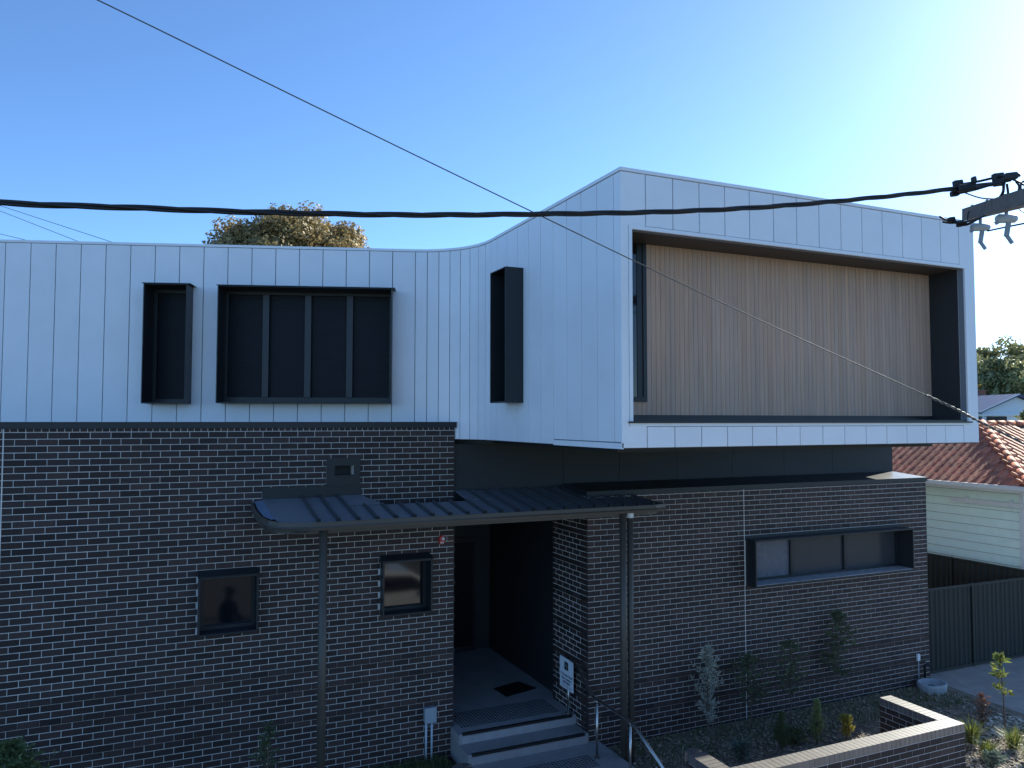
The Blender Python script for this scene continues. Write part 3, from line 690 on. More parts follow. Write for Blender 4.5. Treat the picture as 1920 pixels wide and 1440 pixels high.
# right return: inner face looks -X
gwall(GW, (6.40-TH, -2.55), (0, -1), 1.25-TH-.006, -0+TH, False, False) if False else None
frr = frame((6.40, -3.80+TH+.006), (0, 1)); Lr = 1.25-TH-.006
gwall(GW, (6.40, -3.80+TH+.006), (0, 1), Lr, TH, True, True)
gwall(GW, (2.15+TH, -3.80+TH+.006), (0, 1), .52, TH, True, True)
for i in range(5):     # fanned end bricks
    a = math.pi*(.1+.8*i/5); a2 = math.pi*(.1+.8*(i+1)/5)-.05; c = Vector((2.15+TH/2, -3.80+TH+.54, 0)); r_ = .14
    P = [c, c+Vector((math.cos(a)*r_, math.sin(a)*r_, 0)), c+Vector((math.cos(a2)*r_, math.sin(a2)*r_, 0))]
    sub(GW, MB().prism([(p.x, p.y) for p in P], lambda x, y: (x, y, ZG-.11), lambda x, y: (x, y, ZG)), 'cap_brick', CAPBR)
GW2 = newthing('garden_wall', 'end of another low brick garden wall left of the steps at the photo bottom', 'garden wall', (-.65, -2.2, 0))
gwall(GW2, (-.55, -3.6), (0, 1), 1.38, TH, True, False)
for i in range(5):
    a = math.pi*(.1+.8*i/5); a2 = math.pi*(.1+.8*(i+1)/5)-.05; c = Vector((-.55-TH/2, -2.21, 0)); r_ = .14
    P = [c, c+Vector((math.cos(a)*r_, math.sin(a)*r_, 0)), c+Vector((math.cos(a2)*r_, math.sin(a2)*r_, 0))]
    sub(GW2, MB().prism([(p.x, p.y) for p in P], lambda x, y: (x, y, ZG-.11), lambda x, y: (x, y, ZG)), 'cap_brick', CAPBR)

# ------------------------------------------------------------------ mulch, grass
rm = random.Random(11)
def chips(n, area, z, name, m, label, cat, smin=.015, smax=.06):
    mb = MB()
    for _ in range(n):
        x, y = area(); a = rm.uniform(0, math.pi); L = rm.uniform(smin, smax); wd = L*rm.uniform(.2, .5); tl = rm.uniform(-.5, .5)
        d = Vector((math.cos(a), math.sin(a), tl)).normalized()*L/2; s_ = Vector((-math.sin(a), math.cos(a), rm.uniform(-.3, .3)))*wd/2; c = Vector((x, y, z+rm.uniform(.004, .02)))
        u = Vector((0, 0, .006)); P = [c-d-s_, c+d-s_, c+d+s_, c-d+s_]
        mb.add(P+[p+u for p in P], [(4,5,6,7),(0,1,5,4),(1,2,6,5),(2,3,7,6),(3,0,4,7)])
    o = mb.obj(name, m, fix=False); return tag(o, label, cat, kind='stuff')
chips(14000, lambda: (rm.uniform(2.2, 9.5), rm.uniform(-4.3, -.76)), .02, 'mulch', MULCH, 'brown and pale bark mulch scattered over the garden bed', 'mulch')
chips(2600, lambda: (rm.uniform(6.5, 9.4), rm.uniform(-4.4, -2.4)), .03, 'pale_mulch', PALECHIP, 'bark mulch right of the garden wall, coloured paler to stand in for sunlight', 'mulch', .02, .08)  # lighter copy of the mulch, sunlight put into its colour
chips(420, lambda: (rm.uniform(2.3, 6.5), rm.uniform(-3.5, -.9)), .03, 'pale_mulch', PALECHIP, 'scattered pale bark chips in the shaded garden bed', 'mulch', .02, .07)
def blades(n, area, z, hmin, hmax, name, m, label, cat, kind='stuff', parent=None, wd=.006, lean=.5):
    mb = MB()
    for _ in range(n):
        x, y = area(); h_ = rm.uniform(hmin, hmax); a = rm.uniform(0, 6.28); ln = rm.uniform(.1, lean)*h_
        b = Vector((x, y, z)); s_ = Vector((math.cos(a), math.sin(a), 0))*wd; t_ = Vector((-math.sin(a), math.cos(a), 0))
        m1 = b+Vector((0, 0, h_*.55))+t_*ln*.3; tp = b+Vector((0, 0, h_))+t_*ln
        mb.add([b-s_, b+s_, m1+s_*.8, m1-s_*.8, tp], [(0,1,2,3),(3,2,4)])
    o = mb.obj(name, m, parent, fix=False)
    return tag(o, label, cat, kind=kind) if label else o
blades(9000, lambda: (rm.uniform(-6, -.14), -abs(rm.gauss(0, .9))-.02), 0, .03, .13, 'grass', GRASS, 'short green grass at the foot of the left brick wall', 'grass')
blades(2500, lambda: (rm.uniform(2.3, 9.5), rm.uniform(-1.8, -.8)), .02, .03, .12, 'ground_cover', GRASS, 'sparse low weeds along the foot of the right brick wall', 'weeds')

# ------------------------------------------------------------------ plants
def leafquads(mb, c, d, L, wd, bend=.2, rnd=rm):
    d = d.normalized(); s_ = d.cross(Vector((rnd.uniform(-1, 1), rnd.uniform(-1, 1), rnd.uniform(-.2, 1)))); 
    if s_.length < 1e-3: return
    s_.normalize(); u = s_.cross(d); m1 = c+d*L*.5+u*L*bend*.3; tp = c+d*L-Vector((0,0,L*bend))
    mb.add([c, m1+s_*wd/2, tp, m1-s_*wd/2], [(0,1,2,3)])
def shrub(name, label, base, H, spread, mleaf, nbr, nleaf, L, wd, group=None, z0=.25, up_=.6, shape='bush', stemr=.012, seed=1):
    rg = random.Random(seed); b = Vector(base); t = newthing(name, label, 'shrub', b, group)
    st = MB(); lf = MB(); ax = Vector((rg.uniform(-.05, .05)*H, rg.uniform(-.05, .05)*H, H*.93))
    st.tube([b-Vector((0,0,.05)), b+ax*.5+Vector((rg.uniform(-.02,.02), rg.uniform(-.02,.02), 0)), b+ax], [stemr, stemr*.7, stemr*.25], 6)
    for i in range(nbr):
        f_ = z0+(1-z0)*(i+rg.random())/nbr; p = b+ax*f_; a = rg.uniform(0, 6.28)
        env = {'bush': math.sin(math.pi*min(1, (f_-z0)/(1-z0)*.8+.18)), 'cone': 1.08-(f_-z0)/(1-z0), 'col': .8+.2*math.sin(f_*9)}[shape]
        ln = spread*env*rg.uniform(.5, 1.1); d = Vector((math.cos(a), math.sin(a), up_*rg.uniform(.5, 1.6))); e_ = p+d.normalized()*ln
        st.tube([p, p+(e_-p)*.55+Vector((0,0,.02)), e_], [stemr*.4, stemr*.3, stemr*.12], 4, cap=False)
        for k_ in range(nleaf):
            q = p+(e_-p)*rg.uniform(.15, 1.05)+Vector((rg.gauss(0, .012), rg.gauss(0, .012), rg.gauss(0, .012)))
            dd = (d.normalized()*.6+Vector((rg.uniform(-1,1), rg.uniform(-1,1), rg.uniform(-.3,1)))); leafquads(lf, q, dd, L*rg.uniform(.6, 1.2), wd*rg.uniform(.7, 1.2), .15, rg)
    for k_ in range(8): leafquads(lf, b+ax, Vector((rg.uniform(-1,1), rg.uniform(-1,1), 1)), L, wd, .1, rg)
    sub(t, st, 'stem', BARK, fix=False); sub(t, lf, 'foliage', mleaf, fix=False); return t
shrub('silver_shrub', 'tall silver grey leaved shrub against the right brick wall', (4.0, -1.06, .02), 1.5, .36, L_GREY, 64, 20, .075, .022, up_=1.0, shape='bush', z0=.14, seed=2)
shrub('dark_shrub', 'dark thin leaved shrub just right of the silver grey one', (4.83, -1.16, .02), 1.3, .42, L_DARK, 60, 22, .06, .02, z0=.32, seed=3)
shrub('dark_shrub', 'dark open shrub third from the left along the brick wall', (5.61, -1.22, .02), 1.5, .44, L_DARK, 48, 20, .065, .024, z0=.35, seed=4)
shrub('dark_shrub', 'tallest dark broad leaved shrub, rightmost along the brick wall', (6.95, -1.02, .02), 1.8, .44, L_DARK, 44, 14, .095, .034, z0=.3, seed=5)
shrub('conifer', 'small shaded feathery conifer behind the garden wall', (4.72, -1.95, .02), 0.60, .22, L_MID, 130, 36, .035, .012, z0=.02, up_=1.6, shape='cone', seed=6)
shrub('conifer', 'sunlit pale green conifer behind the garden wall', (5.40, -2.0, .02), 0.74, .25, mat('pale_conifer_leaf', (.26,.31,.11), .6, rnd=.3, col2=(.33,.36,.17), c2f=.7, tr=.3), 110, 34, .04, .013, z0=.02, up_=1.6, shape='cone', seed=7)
shrub('golden_shrub', 'small yellow leaved shrub in the patch of sun behind the garden wall', (5.95, -2.1, .02), 0.40, .2, L_YEL, 50, 26, .04, .016, z0=.1, up_=1.2, seed=8)
shrub('low_green_shrub', 'low green ground shrub between the two conifers', (5.05, -1.9, .02), .26, .26, L_MID, 40, 24, .045, .018, z0=.1, up_=.5, seed=9)
shrub('blue_green_plant', 'low blue green plant left of the garden wall corner', (3.85, -2.05, .02), .3, .24, L_BLUE, 44, 16, .07, .016, z0=.05, up_=.8, seed=10)
shrub('blue_green_plant', 'low blue green plant in front of the right end of the garden wall', (7.05, -3.75, .02), .24, .22, L_BLUE, 40, 18, .06, .016, z0=.05, up_=.8, seed=12)
t = shrub('sapling', 'young sapling with large lit leaves at the right edge', (8.55, -2.95, .02), 1.3, .22, L_LIME, 12, 7, .15, .06, z0=.5, up_=.7, stemr=.014, seed=21)
shrub('dry_shrub', 'reddish brown dried shrub beside the driveway', (8.35, -2.72, .02), .62, .24, L_DRY, 46, 12, .05, .012, z0=.1, up_=1.0, seed=14)
shrub('sapling', 'thin leafy sapling in front of the left brick wall at the bottom', (-2.95, -1.2, 0), 1.46, .20, L_DARK, 40, 9, .085, .03, z0=.2, up_=.6, seed=15)
shrub('bush', 'leafy green bush at the bottom left corner', (-5.62, -1.35, 0), 1.72, .62, L_MID, 140, 26, .085, .034, z0=.12, up_=.7, seed=16)
def tuft(label, base, H, n, seed, m=L_LIME):
    rg = random.Random(seed); t = newthing('grass_tuft', label, 'grass tuft', base); mb = MB(); b = Vector(base)
    for _ in range(n):
        a = rg.uniform(0, 6.28); r0 = abs(rg.gauss(0, .04)); h_ = H*rg.uniform(.55, 1.1); ln = rg.uniform(.1, .75)*H; d = Vector((math.cos(a), math.sin(a), 0)); s_ = Vector((-d.y, d.x, 0))*.0055
        p0 = b+d*r0; p1 = p0+d*ln*.35+Vector((0,0,h_*.6)); p2 = p0+d*ln+Vector((0,0,h_*rg.uniform(.75, 1)))
        mb.add([p0-s_, p0+s_, p1+s_, p1-s_, p2], [(0,1,2,3),(3,2,4)])
    sub(t, mb, 'blades', m, fix=False)
tuft('bright strappy grass tuft touching the outer corner of the garden wall', (6.85, -3.25, .02), .34, 60, 1)
tuft('largest strappy grass tuft right of the garden wall', (7.65, -3.0, .02), .45, 130, 2)
tuft('lime grass tuft between the wall corner and the right edge, lower one', (7.35, -3.45, .02), .36, 130, 3)
tuft('lime grass tuft nearest the right edge of the photo', (8.05, -3.4, .02), .38, 140, 4)
tuft('sparse thin grass tuft behind the garden wall return', (7.45, -2.6, .02), .32, 22, 5)
tuft('grass tuft cut off at the bottom right corner', (7.75, -3.85, .02), .34, 120, 6)

# ------------------------------------------------------------------ fences
def ribfence(name, label, p0, p1, z0, z1, posts):
    p0, p1 = Vector((*p0, 0)), Vector((*p1, 0)); L = (p1-p0).length; e = (p1-p0)/L; fr = frame(p0, (e.x, e.y))
    t = newthing(name, label, 'fence', (p0+p1)/2)
    n = 6; edges = [L*i/posts for i in range(posts+1)]
    for a, b in zip(edges, edges[1:]):
        k_ = 6; wd = (b-a-.06)/k_
        for i in range(k_):
            s = a+.03+i*wd; prof = [(0, 0), (.12, 0), (.2, .022), (.34, .022), (.42, 0), (.58, 0), (.66, .022), (.8, .022), (.88, 0), (1, 0)]
            mb = MB()
            for u, d_ in prof: mb.v += [tuple(fr(s+u*wd, d_, z0+.05)), tuple(fr(s+u*wd, d_, z1-.03)), tuple(fr(s+u*wd, d_-.003, z0+.05)), tuple(fr(s+u*wd, d_-.003, z1-.03))]
            for j in range(len(prof)-1):
                q = j*4; mb.f += [(q, q+4, q+5, q+1), (q+2, q+3, q+7, q+6)]
            mb.m = [0]*len(mb.f); sub(t, mb, 'sheet', FENCE, fix=False)
        sub(t, MB().obox(fr, a+.03, b-.03, -.02, .036, z1-.04, z1), 'top_rail', FENCE); sub(t, MB().obox(fr, a+.03, b-.03, -.02, .03, z0, z0+.06), 'bottom_rail', FENCE)
    for a in edges: sub(t, MB().obox(fr, a-.03, a+.03, -.03, .04, z0, z1+.005), 'post', FENCE)
ribfence('sheet_metal_fence', 'dark ribbed metal fence and gate between brick wall and driveway', (9.66, -.36), (13.2, -.36), .03, 1.72, 2)
ribfence('boundary_fence', 'taller dark metal boundary fence below the mint weatherboard wall', (13.28, 7.0), (13.28, -.4), .0, 1.86, 4)

# ------------------------------------------------------------------ neighbouring house
NH = newthing('weatherboard_house', 'mint white weatherboard house with terracotta tiled hip roof next door', 'house', (16, 3, 0))
X0, Y0, Y1, XE, ZE = 14.0, .18, 6.1, 13.6, 3.62
sub(NH, MB().box((X0+.03, Y0+.03, 0), (24, Y1, 3.6)), 'wall', mat('grey_underboard', (.35,.38,.36), .9))
FM = frame((X0, Y1), (0, -1)); z = .3; i = 0
while z < 3.5:
    z1 = min(z+.196, 3.56)
    o = MB()
    P = [FM(0, .0, z), FM(Y1-Y0, .0, z), FM(Y1-Y0, -.028, z), FM(0, -.028, z), FM(0, -.024, z1), FM(Y1-Y0, -.024, z1), FM(Y1-Y0, -.028, z1), FM(0, -.028, z1)]
    o.add(P, [(0,3,2,1),(4,5,6,7),(0,1,5,4),(1,2,6,5),(2,3,7,6),(3,0,4,7)]); sub(NH, o, 'weatherboard', MINT); z += .21
sub(NH, MB().box((X0-.03, Y0-.06, 0), (X0+.06, Y0+.04, 3.58)), 'corner_board', TRIMW)
sub(NH, MB().box((X0-.075, Y0-.3, 3.13), (X0-.05, Y0+1.75, 3.24)), 'awning_batten', TRIMW)
for y in (.2, 1.3): sub(NH, MB().box((X0-.05, Y0+y, 3.1), (X0-.002, Y0+y+.05, 3.3)), 'batten_bracket', TRIMW)
sub(NH, MB().box((XE, Y0-.45, 3.5), (XE+.02, Y1+.4, 3.66)).box((XE+.02, Y0-.45, 3.5), (24.4, Y0-.43, 3.66)).box((XE+.02, Y0-.43, 3.5), (X0+.04, Y1+.4, 3.52)), 'fascia', TRIMW)
sub(NH, MB().box((XE-.11, Y0-.5, 3.57), (XE, Y1+.4, 3.665)), 'gutter', TRIMW)
yf0 = Y0-.5; W2 = (Y1+.5-yf0)/2; SL = .405; zr_ = ZE+SL*W2; xe = XE-.05
sub(NH, MB().add([(xe,yf0,ZE),(24.5,yf0,ZE),(24.5,yf0+2*W2,ZE),(xe,yf0+2*W2,ZE),(xe+W2,yf0+W2,zr_),(24.5,yf0+W2,zr_)], [(0,1,5,4),(0,4,3),(4,5,2,3),(0,3,2,1),(1,2,5)]), 'roof', mat('roof_underlay', (.1,.05,.035), .9))
def tile_mesh(m):
    Lt, wt = .40, .235
    mb = MB().box((-wt/2, 0, .0), (wt/2, Lt, .03))
    mb.add([(-wt/2,0,.028),(-wt/2+.05,0,.028),(-wt/2+.04,0,.052),(-wt/2+.01,0,.052),(-wt/2,Lt,.028),(-wt/2+.05,Lt,.028),(-wt/2+.04,Lt,.052),(-wt/2+.01,Lt,.052)], [(0,1,2,3),(7,6,5,4),(3,2,6,7),(2,1,5,6),(0,3,7,4)])
    return mb.mesh('roof_tile', m)
tm = tile_mesh(TILE); slope = math.atan(SL); inv = NH.matrix_world.inverted(); EX = .34; TWD = .238
nrow = int(W2/math.cos(slope)/EX)+1
for r_ in range(nrow):
    u = r_*EX*math.cos(slope); zz = ZE+SL*u+.012
    n = int((2*W2-2*u)/TWD)
    for k_ in range(n):      # west slope
        y = yf0+u+(k_+.5)*TWD+.05
        if y > 5.6: continue
        Mx = Matrix.Translation((xe+u, y, zz+rb.uniform(-.003, .003))) @ Matrix.Rotation(-math.pi/2, 4, 'Z') @ Matrix.Rotation(slope+.035, 4, 'X') @ Matrix.Rotation(rb.uniform(-.012, .012), 4, 'Z')
        link('roof_tile', tm, NH, inv @ Mx)
    x = xe+u+.15
    while x < 18.2:
        Mx = Matrix.Translation((x, yf0+u, zz+rb.uniform(-.003, .003))) @ Matrix.Rotation(slope+.035, 4, 'X')
        link('roof_tile', tm, NH, inv @ Mx); x += TWD
for k_ in range(11):         # hip cappings
    a = Vector((xe, yf0, ZE+.05)).lerp(Vector((xe+W2, yf0+W2, zr_+.05)), k_/11); b = Vector((xe, yf0, ZE+.05)).lerp(Vector((xe+W2, yf0+W2, zr_+.05)), (k_+1.15)/11)
    sub(NH, MB().tube([a, b+Vector((0,0,.02))], [.095, .085], 10), 'hip_cap', TILE, True)
for k_ in range(9):
    x = xe+W2+k_*.42; sub(NH, MB().tube([(x, yf0+W2, zr_+.04), (x+.46, yf0+W2, zr_+.055)], [.085, .095], 10), 'ridge_cap', TILE, True)

# ------------------------------------------------------------------ far house
def cframe(p):   # frame whose e runs along the picture's right
    return frame((p.x, p.y), (rt.x, rt.y))
pH = at(1905, 740, 45); FH = cframe(pH)
H2 = newthing('gabled_house', 'distant white gabled house with dark blue sheet roof', 'house', (pH.x, pH.y, 0))
sub(H2, MB().prism([(-2.0, 0), (2.0, 0), (2.0, 5.65), (0, 6.55), (-2.0, 5.65)], lambda s, z: FH(s, -12, z), lambda s, z: FH(s, 0, z)), 'wall', mat('pale_blue_white_wall', (.72,.76,.78), .6))
for sg_ in (-1, 1):
    rf = sub(H2, MB().add([FH(0,.35,6.72), FH(sg_*2.35,.35,5.66), FH(sg_*2.35,.35,5.56), FH(0,.35,6.6), FH(0,-12.3,6.72), FH(sg_*2.35,-12.3,5.66), FH(sg_*2.35,-12.3,5.56), FH(0,-12.3,6.6)], [(0,1,2,3),(7,6,5,4),(0,4,5,1),(1,5,6,2),(2,6,7,3),(3,7,4,0)]), 'roof', NAVY)
    for k_ in range(16):
        o = MB().add([FH(0,-.3-k_*.75,6.735), FH(sg_*2.35,-.3-k_*.75,5.675), FH(sg_*2.35,-.36-k_*.75,5.675), FH(0,-.36-k_*.75,6.735)], [(0,1,2,3)]).obj('seam', NAVY, rf); o.matrix_parent_inverse = rf.matrix_world.inverted()
sub(H2, MB().add([FH(0,.37,6.74), FH(-2.35,.37,5.68), FH(-2.35,.37,5.62), FH(0,.37,6.68)], [(0,1,2,3)]), 'barge_edge', TRIMW)
sub(H2, MB().obox(FH, -2.3, 2.3, .0, .25, 5.44, 5.52), 'beam', TRIMW)
wn = sub(H2, MB().obox(FH, -1.75, -.6, .0, .05, 5.05, 5.4), 'window', BLACK)
sub(H2, MB().obox(FH, -2.6, -2.1, -.3, .0, 4.0, 5.4), 'window', BLACK)
sub(H2, MB().obox(FH, -3.2, 3.5, .9, 1.1, 0, 5.0), 'parapet', TRIMW)
pB = at(1860, 735, 52); FB = cframe(pB)
H3 = newthing('tiled_roof_house', 'far house with grey brown tiled roof and chimney behind the blue roof', 'house', (pB.x, pB.y, 0))
sub(H3, MB().obox(FB, -5, 2, -6, 0, 0, 5.9), 'wall', TRIMW)
rf = sub(H3, MB().add([FB(-5.4,.4,5.8), FB(2.4,.4,6.1), FB(2.4,-6.4,6.1), FB(-5.4,-6.4,5.8), FB(-1.2,-3,7.5), FB(-1.8,-3,7.5)], [(0,1,4,5),(1,2,4),(2,3,5,4),(3,0,5)]), 'roof', mat('brown_grey_tiles', (.16,.12,.105), .8, var=.4, vscale=9))
sub(H3, MB().obox(FB, .25, .75, -2.3, -1.9, 6.0, 7.2).obox(FB, .2, .8, -2.35, -1.85, 7.2, 7.3), 'chimney', mat('far_brick', (.25,.11,.08), .8))

# ------------------------------------------------------------------ trees
def tree(name, label, base, H, crown_c, crown_r, m, nclump, nleaf, L, seed, group=None, clr=.9):
    rg = random.Random(seed); b = Vector(base); c = Vector(crown_c); t = newthing(name, label, 'tree', b, group)
    tk = MB(); tp = Vector((c.x, c.y, c.z-crown_r[2]*.2)); tk.tube([b, b.lerp(tp, .5)+Vector((.2,.1,0)), tp], [H*.035, H*.026, H*.012], 10)
    lf = MB()
    for i in range(nclump):
        while True:
            u = Vector((rg.uniform(-1,1), rg.uniform(-1,1), rg.uniform(-.75,1)))
            if .25 < u.length < 1 and u.z > -.45: break
        u = u.normalized()*(u.length**.45)*rg.uniform(.82, 1.06); p = c+Vector((u.x*crown_r[0], u.y*crown_r[1], u.z*crown_r[2])); cr = clr*rg.uniform(.6, 1.2)
        if i % 3 == 0: tk.tube([tp, tp.lerp(p, .5)+Vector((0,0,.2)), p], [H*.011, H*.006, H*.002], 5, cap=False)
        for k_ in range(nleaf):
            d = Vector((rg.gauss(0,1), rg.gauss(0,1), rg.gauss(0,1))).normalized()
            q = p+Vector((d.x, d.y, d.z*.75))*cr*(rg.random()**.4); n_ = (d+Vector((rg.uniform(-.6,.6), rg.uniform(-.6,.6), rg.uniform(-.6,.6)))).normalized()
            s_ = n_.cross(Vector((rg.uniform(-1,1), rg.uniform(-1,1), rg.uniform(-1,1)))).normalized(); v_ = n_.cross(s_); l_ = L*rg.uniform(.6, 1.3)
            lf.add([q-s_*l_*.5, q+v_*l_*.28, q+s_*l_*.5, q-v_*l_*.28], [(0,1,2,3)])
    sub(t, tk, 'trunk', BARK, fix=False); sub(t, lf, 'crown', m, fix=False)
cT = at(552, 470, 30); tree('fig_tree', 'rounded olive gold tree top rising behind the white roof', (cT.x, cT.y, 0), 12, (cT.x, cT.y, cT.z-.95), (3.2, 3.2, 2.2), L_GOLD, 230, 420, .15, 1, clr=.7)
for j, (px, py, dep, rx, rz_, lab) in enumerate(((1850, 735, 62, 4.6, 4.0, 'far leafy tree nearest the white box edge'), (1945, 740, 58, 4.2, 3.2, 'far leafy tree at the right edge of the photo'), (1895, 735, 75, 5, 3.6, 'far leafy tree between and behind the other two on the right'))):
    c = at(px, py, dep); tree('leafy_tree', lab, (c.x, c.y, 0), 11, c, (rx, rx, rz_), L_TREE, 90, 170, .34, 20+j, 'trees beyond the neighbouring roofs', clr=1.1)
c = at(1912, 772, 41); shrub('far_shrub', 'olive shrub in front of the distant white gabled house', (c.x+.6, c.y, 4.2), 1.6, .7, L_TREE, 60, 40, .14, .07, z0=.1, seed=31)

# ------------------------------------------------------------------ power pole and cables
def spline(pts, n=8):
    out = []; P = [Vector(p) for p in pts]; P = [P[0]*2-P[1]] + P + [P[-1]*2-P[-2]]
    for i in range(1, len(P)-2):
        for k_ in range(n):
            t = k_/n; a, b, c, d = P[i-1:i+3]
            out.append(.5*((2*b)+(c-a)*t+(2*a-5*b+4*c-d)*t*t+(3*b-a-3*c+d)*t**3))
    out.append(P[-2]); return out
PP = newthing('power_pole', 'weathered timber crossarm of a power pole with fuses and clamps at right', 'power pole', (1.2, -8.5, 0))
A0, A1 = at(1815, 402, 8.0), at(1920, 372, 5.8); dA = (A1-A0).normalized(); A2 = A1+dA*1.4
sub(PP, MB().bar(A0, A2, .11, .12), 'crossarm', WOODP)
pb = A1+dA*.95; sub(PP, MB().tube([(pb.x+.12, pb.y-.1, -.2), (pb.x+.12, pb.y-.1, 8.6)], [.16, .13], 16), 'pole', WOODP, True)
for f_ in (.25, 1.0): sub(PP, MB().tube([A0+dA*f_+Vector((0,0,.04)), A0+dA*f_+Vector((0,0,.085))], .012, 8), 'bolt', GPLAS)
FUSEM = mat('pale_grey_fuse', (.5,.52,.52), .5, var=.1, vscale=20)
def fuse(px, py, dep):
    c = at(px, py, dep); r_ = rt2; b = MB().tube([c-r_*.085, c-r_*.06, c+r_*.07, c+r_*.09], [.026, .04, .036, .02], 12)
    o = sub(PP, b, 'fuse', FUSEM, True)
    mb = MB().bar(c+r_*.02-up2*.02, c+r_*.0-up2*.15, .03, .035).bar(c+r_*.0-up2*.14, c+r_*.05-up2*.21, .02, .025).bar(c-r_*.06-up2*.02, c-r_*.09-up2*.04, .03, .03).bar(c-up2*-.02, c+up2*.09, .02, .02)
    q = mb.obj('fuse_lever', GPLAS, o); q.matrix_parent_inverse = o.matrix_world.inverted()
fuse(1838, 426, 7.4); fuse(1887, 410, 6.6)
for (px, py, dep, sx, sy) in ((1872, 338, 6.6, .045, .055), (1796, 345, 6.9, .04, .028), (1790, 364, 6.9, .035, .024), (1812, 354, 6.8, .08, .03), (1826, 338, 6.8, .016, .03), (1784, 413, 7.4, .03, .026), (1800, 420, 7.4, .03, .03), (1895, 332, 6.4, .05, .03)):
    c = at(px, py, dep); o = sub(PP, MB().bar(c-rt2*sx, c+rt2*sx+up2*sx*.25, .05, sy*2), 'clamp', CABLE); bevel(o, .01, 2)
def loop(pix, r_, name='jumper_lead', m=CABLE): return sub(PP, MB().tube(spline([at(*q) for q in pix], 6), r_, 6), name, m, True)
loop([(1792, 347, 6.9), (1830, 341, 6.8), (1870, 332, 6.6), (1905, 326, 6.4), (1912, 330, 6.4)], .011)
loop([(1800, 362, 6.9), (1830, 355, 6.8), (1860, 346, 6.6), (1895, 338, 6.4)], .011)
loop([(1808, 361, 6.9), (1838, 371, 6.9), (1866, 373, 6.9), (1880, 372, 6.8)], .006)
loop([(1882, 345, 6.5), (1880, 362, 6.5), (1868, 378, 6.7), (1852, 398, 6.9), (1838, 408, 7.1), (1816, 420, 7.3), (1803, 422, 7.4)], .012)
loop([(1888, 345, 6.5), (1889, 368, 6.5), (1872, 384, 6.7), (1850, 402, 6.9), (1820, 414, 7.2), (1786, 418, 7.4), (1768, 416, 7.5)], .010)
loop([(1905, 340, 6.4), (1911, 350, 6.4), (1905, 362, 6.4), (1880, 366, 6.6)], .009)
loop([(1895, 335, 6.4), (1912, 342, 6.3), (1918, 346, 6.2), (1930, 350, 6.2)], .008); loop([(1915, 360, 6.2), (1914, 346, 6.2), (1920, 340, 6.2), (1930, 338, 6.2)], .008)
loop([(1762, 406, 7.5), (1775, 413, 7.4), (1790, 415, 7.4), (1812, 419, 7.3)], .010); loop([(1852, 433, 7.4), (1885, 426, 7.0), (1930, 417, 6.4)], .008)
loop([(1814, 415, 7.6), (1816, 398, 7.6), (1828, 395, 7.5), (1843, 402, 7.3)], .006); loop([(1895, 373, 6.3), (1906, 388, 6.3), (1925, 402, 6.2)], .005)
# bundled cable
cp_ = [(-420, 352), (0, 380), (250, 389.5), (450, 397), (650, 401.5), (800, 403), (1000, 401.5), (1250, 397), (1450, 387), (1650, 369.5), (1780, 355), (1860, 345)]
def dcab(x): return 1/(1/4.8+(1/6.8-1/4.8)*x/1780)
cl = spline([at(x, y, dcab(x)) for x, y in cp_], 26)
CB = newthing('bundled_cable', 'thick black twisted overhead cable spanning the whole view', 'cable', cl[0])
acc = 0; offs = []
for i, p in enumerate(cl):
    if i: acc += (p-cl[i-1]).length
    offs.append(acc)
for k_ in range(3):
    pts = []
    for p, s_ in zip(cl, offs):
        t = s_*5.2+k_*2*math.pi/3; pts.append(p+Vector((0, math.cos(t), math.sin(t)))*.0105)
    sub(CB, MB().tube(pts, .0115, 8), 'strand', CABLE, True)
# service wire
def dsv(x): return 1/(1/4.6+(1/7.2-1/4.6)*(x+100)/1950)
sw = [(-300, -228), (183, 0), (600, 204), (1000, 398), (1390, 584.5), (1745, 745), (1835, 790), (1960, 852), (2150, 945)]
SW = newthing('service_wire', 'thin grey service wire running diagonally down across the facade', 'wire', at(183, 0, 5))
sl_ = spline([at(x, y, dsv(x)) for x, y in sw], 12)
sub(SW, MB().tube(sl_, .0046, 8), 'conductor', WIRE, True)
g = spline([at(x, y, dsv(x)) for x, y in ((1735, 740.5), (1790, 766), (1835, 790), (1900, 822), (2000, 872))], 30)
for k_ in range(2):
    sub(SW, MB().tube([p+Vector((0, math.cos(i*.5+k_*math.pi), math.sin(i*.5+k_*math.pi)))*.007 for i, p in enumerate(g)], .007, 6), 'wire_grip', WIRE, True)
for j, (a, b, lab) in enumerate((((-60, 366), (210, 454), 'uppermost of three hair thin wires above the roof at left'), ((-60, 372), (155, 456), 'middle of three hair thin wires above the roof at left'), ((-60, 424), (60, 453), 'lowest of three hair thin wires above the roof at left'))):
    o = MB().tube([at(*a, 24), at(*b, 21)], .008, 5).obj('far_wire', WIRE); tag(o, lab, 'wire', 'thin wires behind the roof at left')

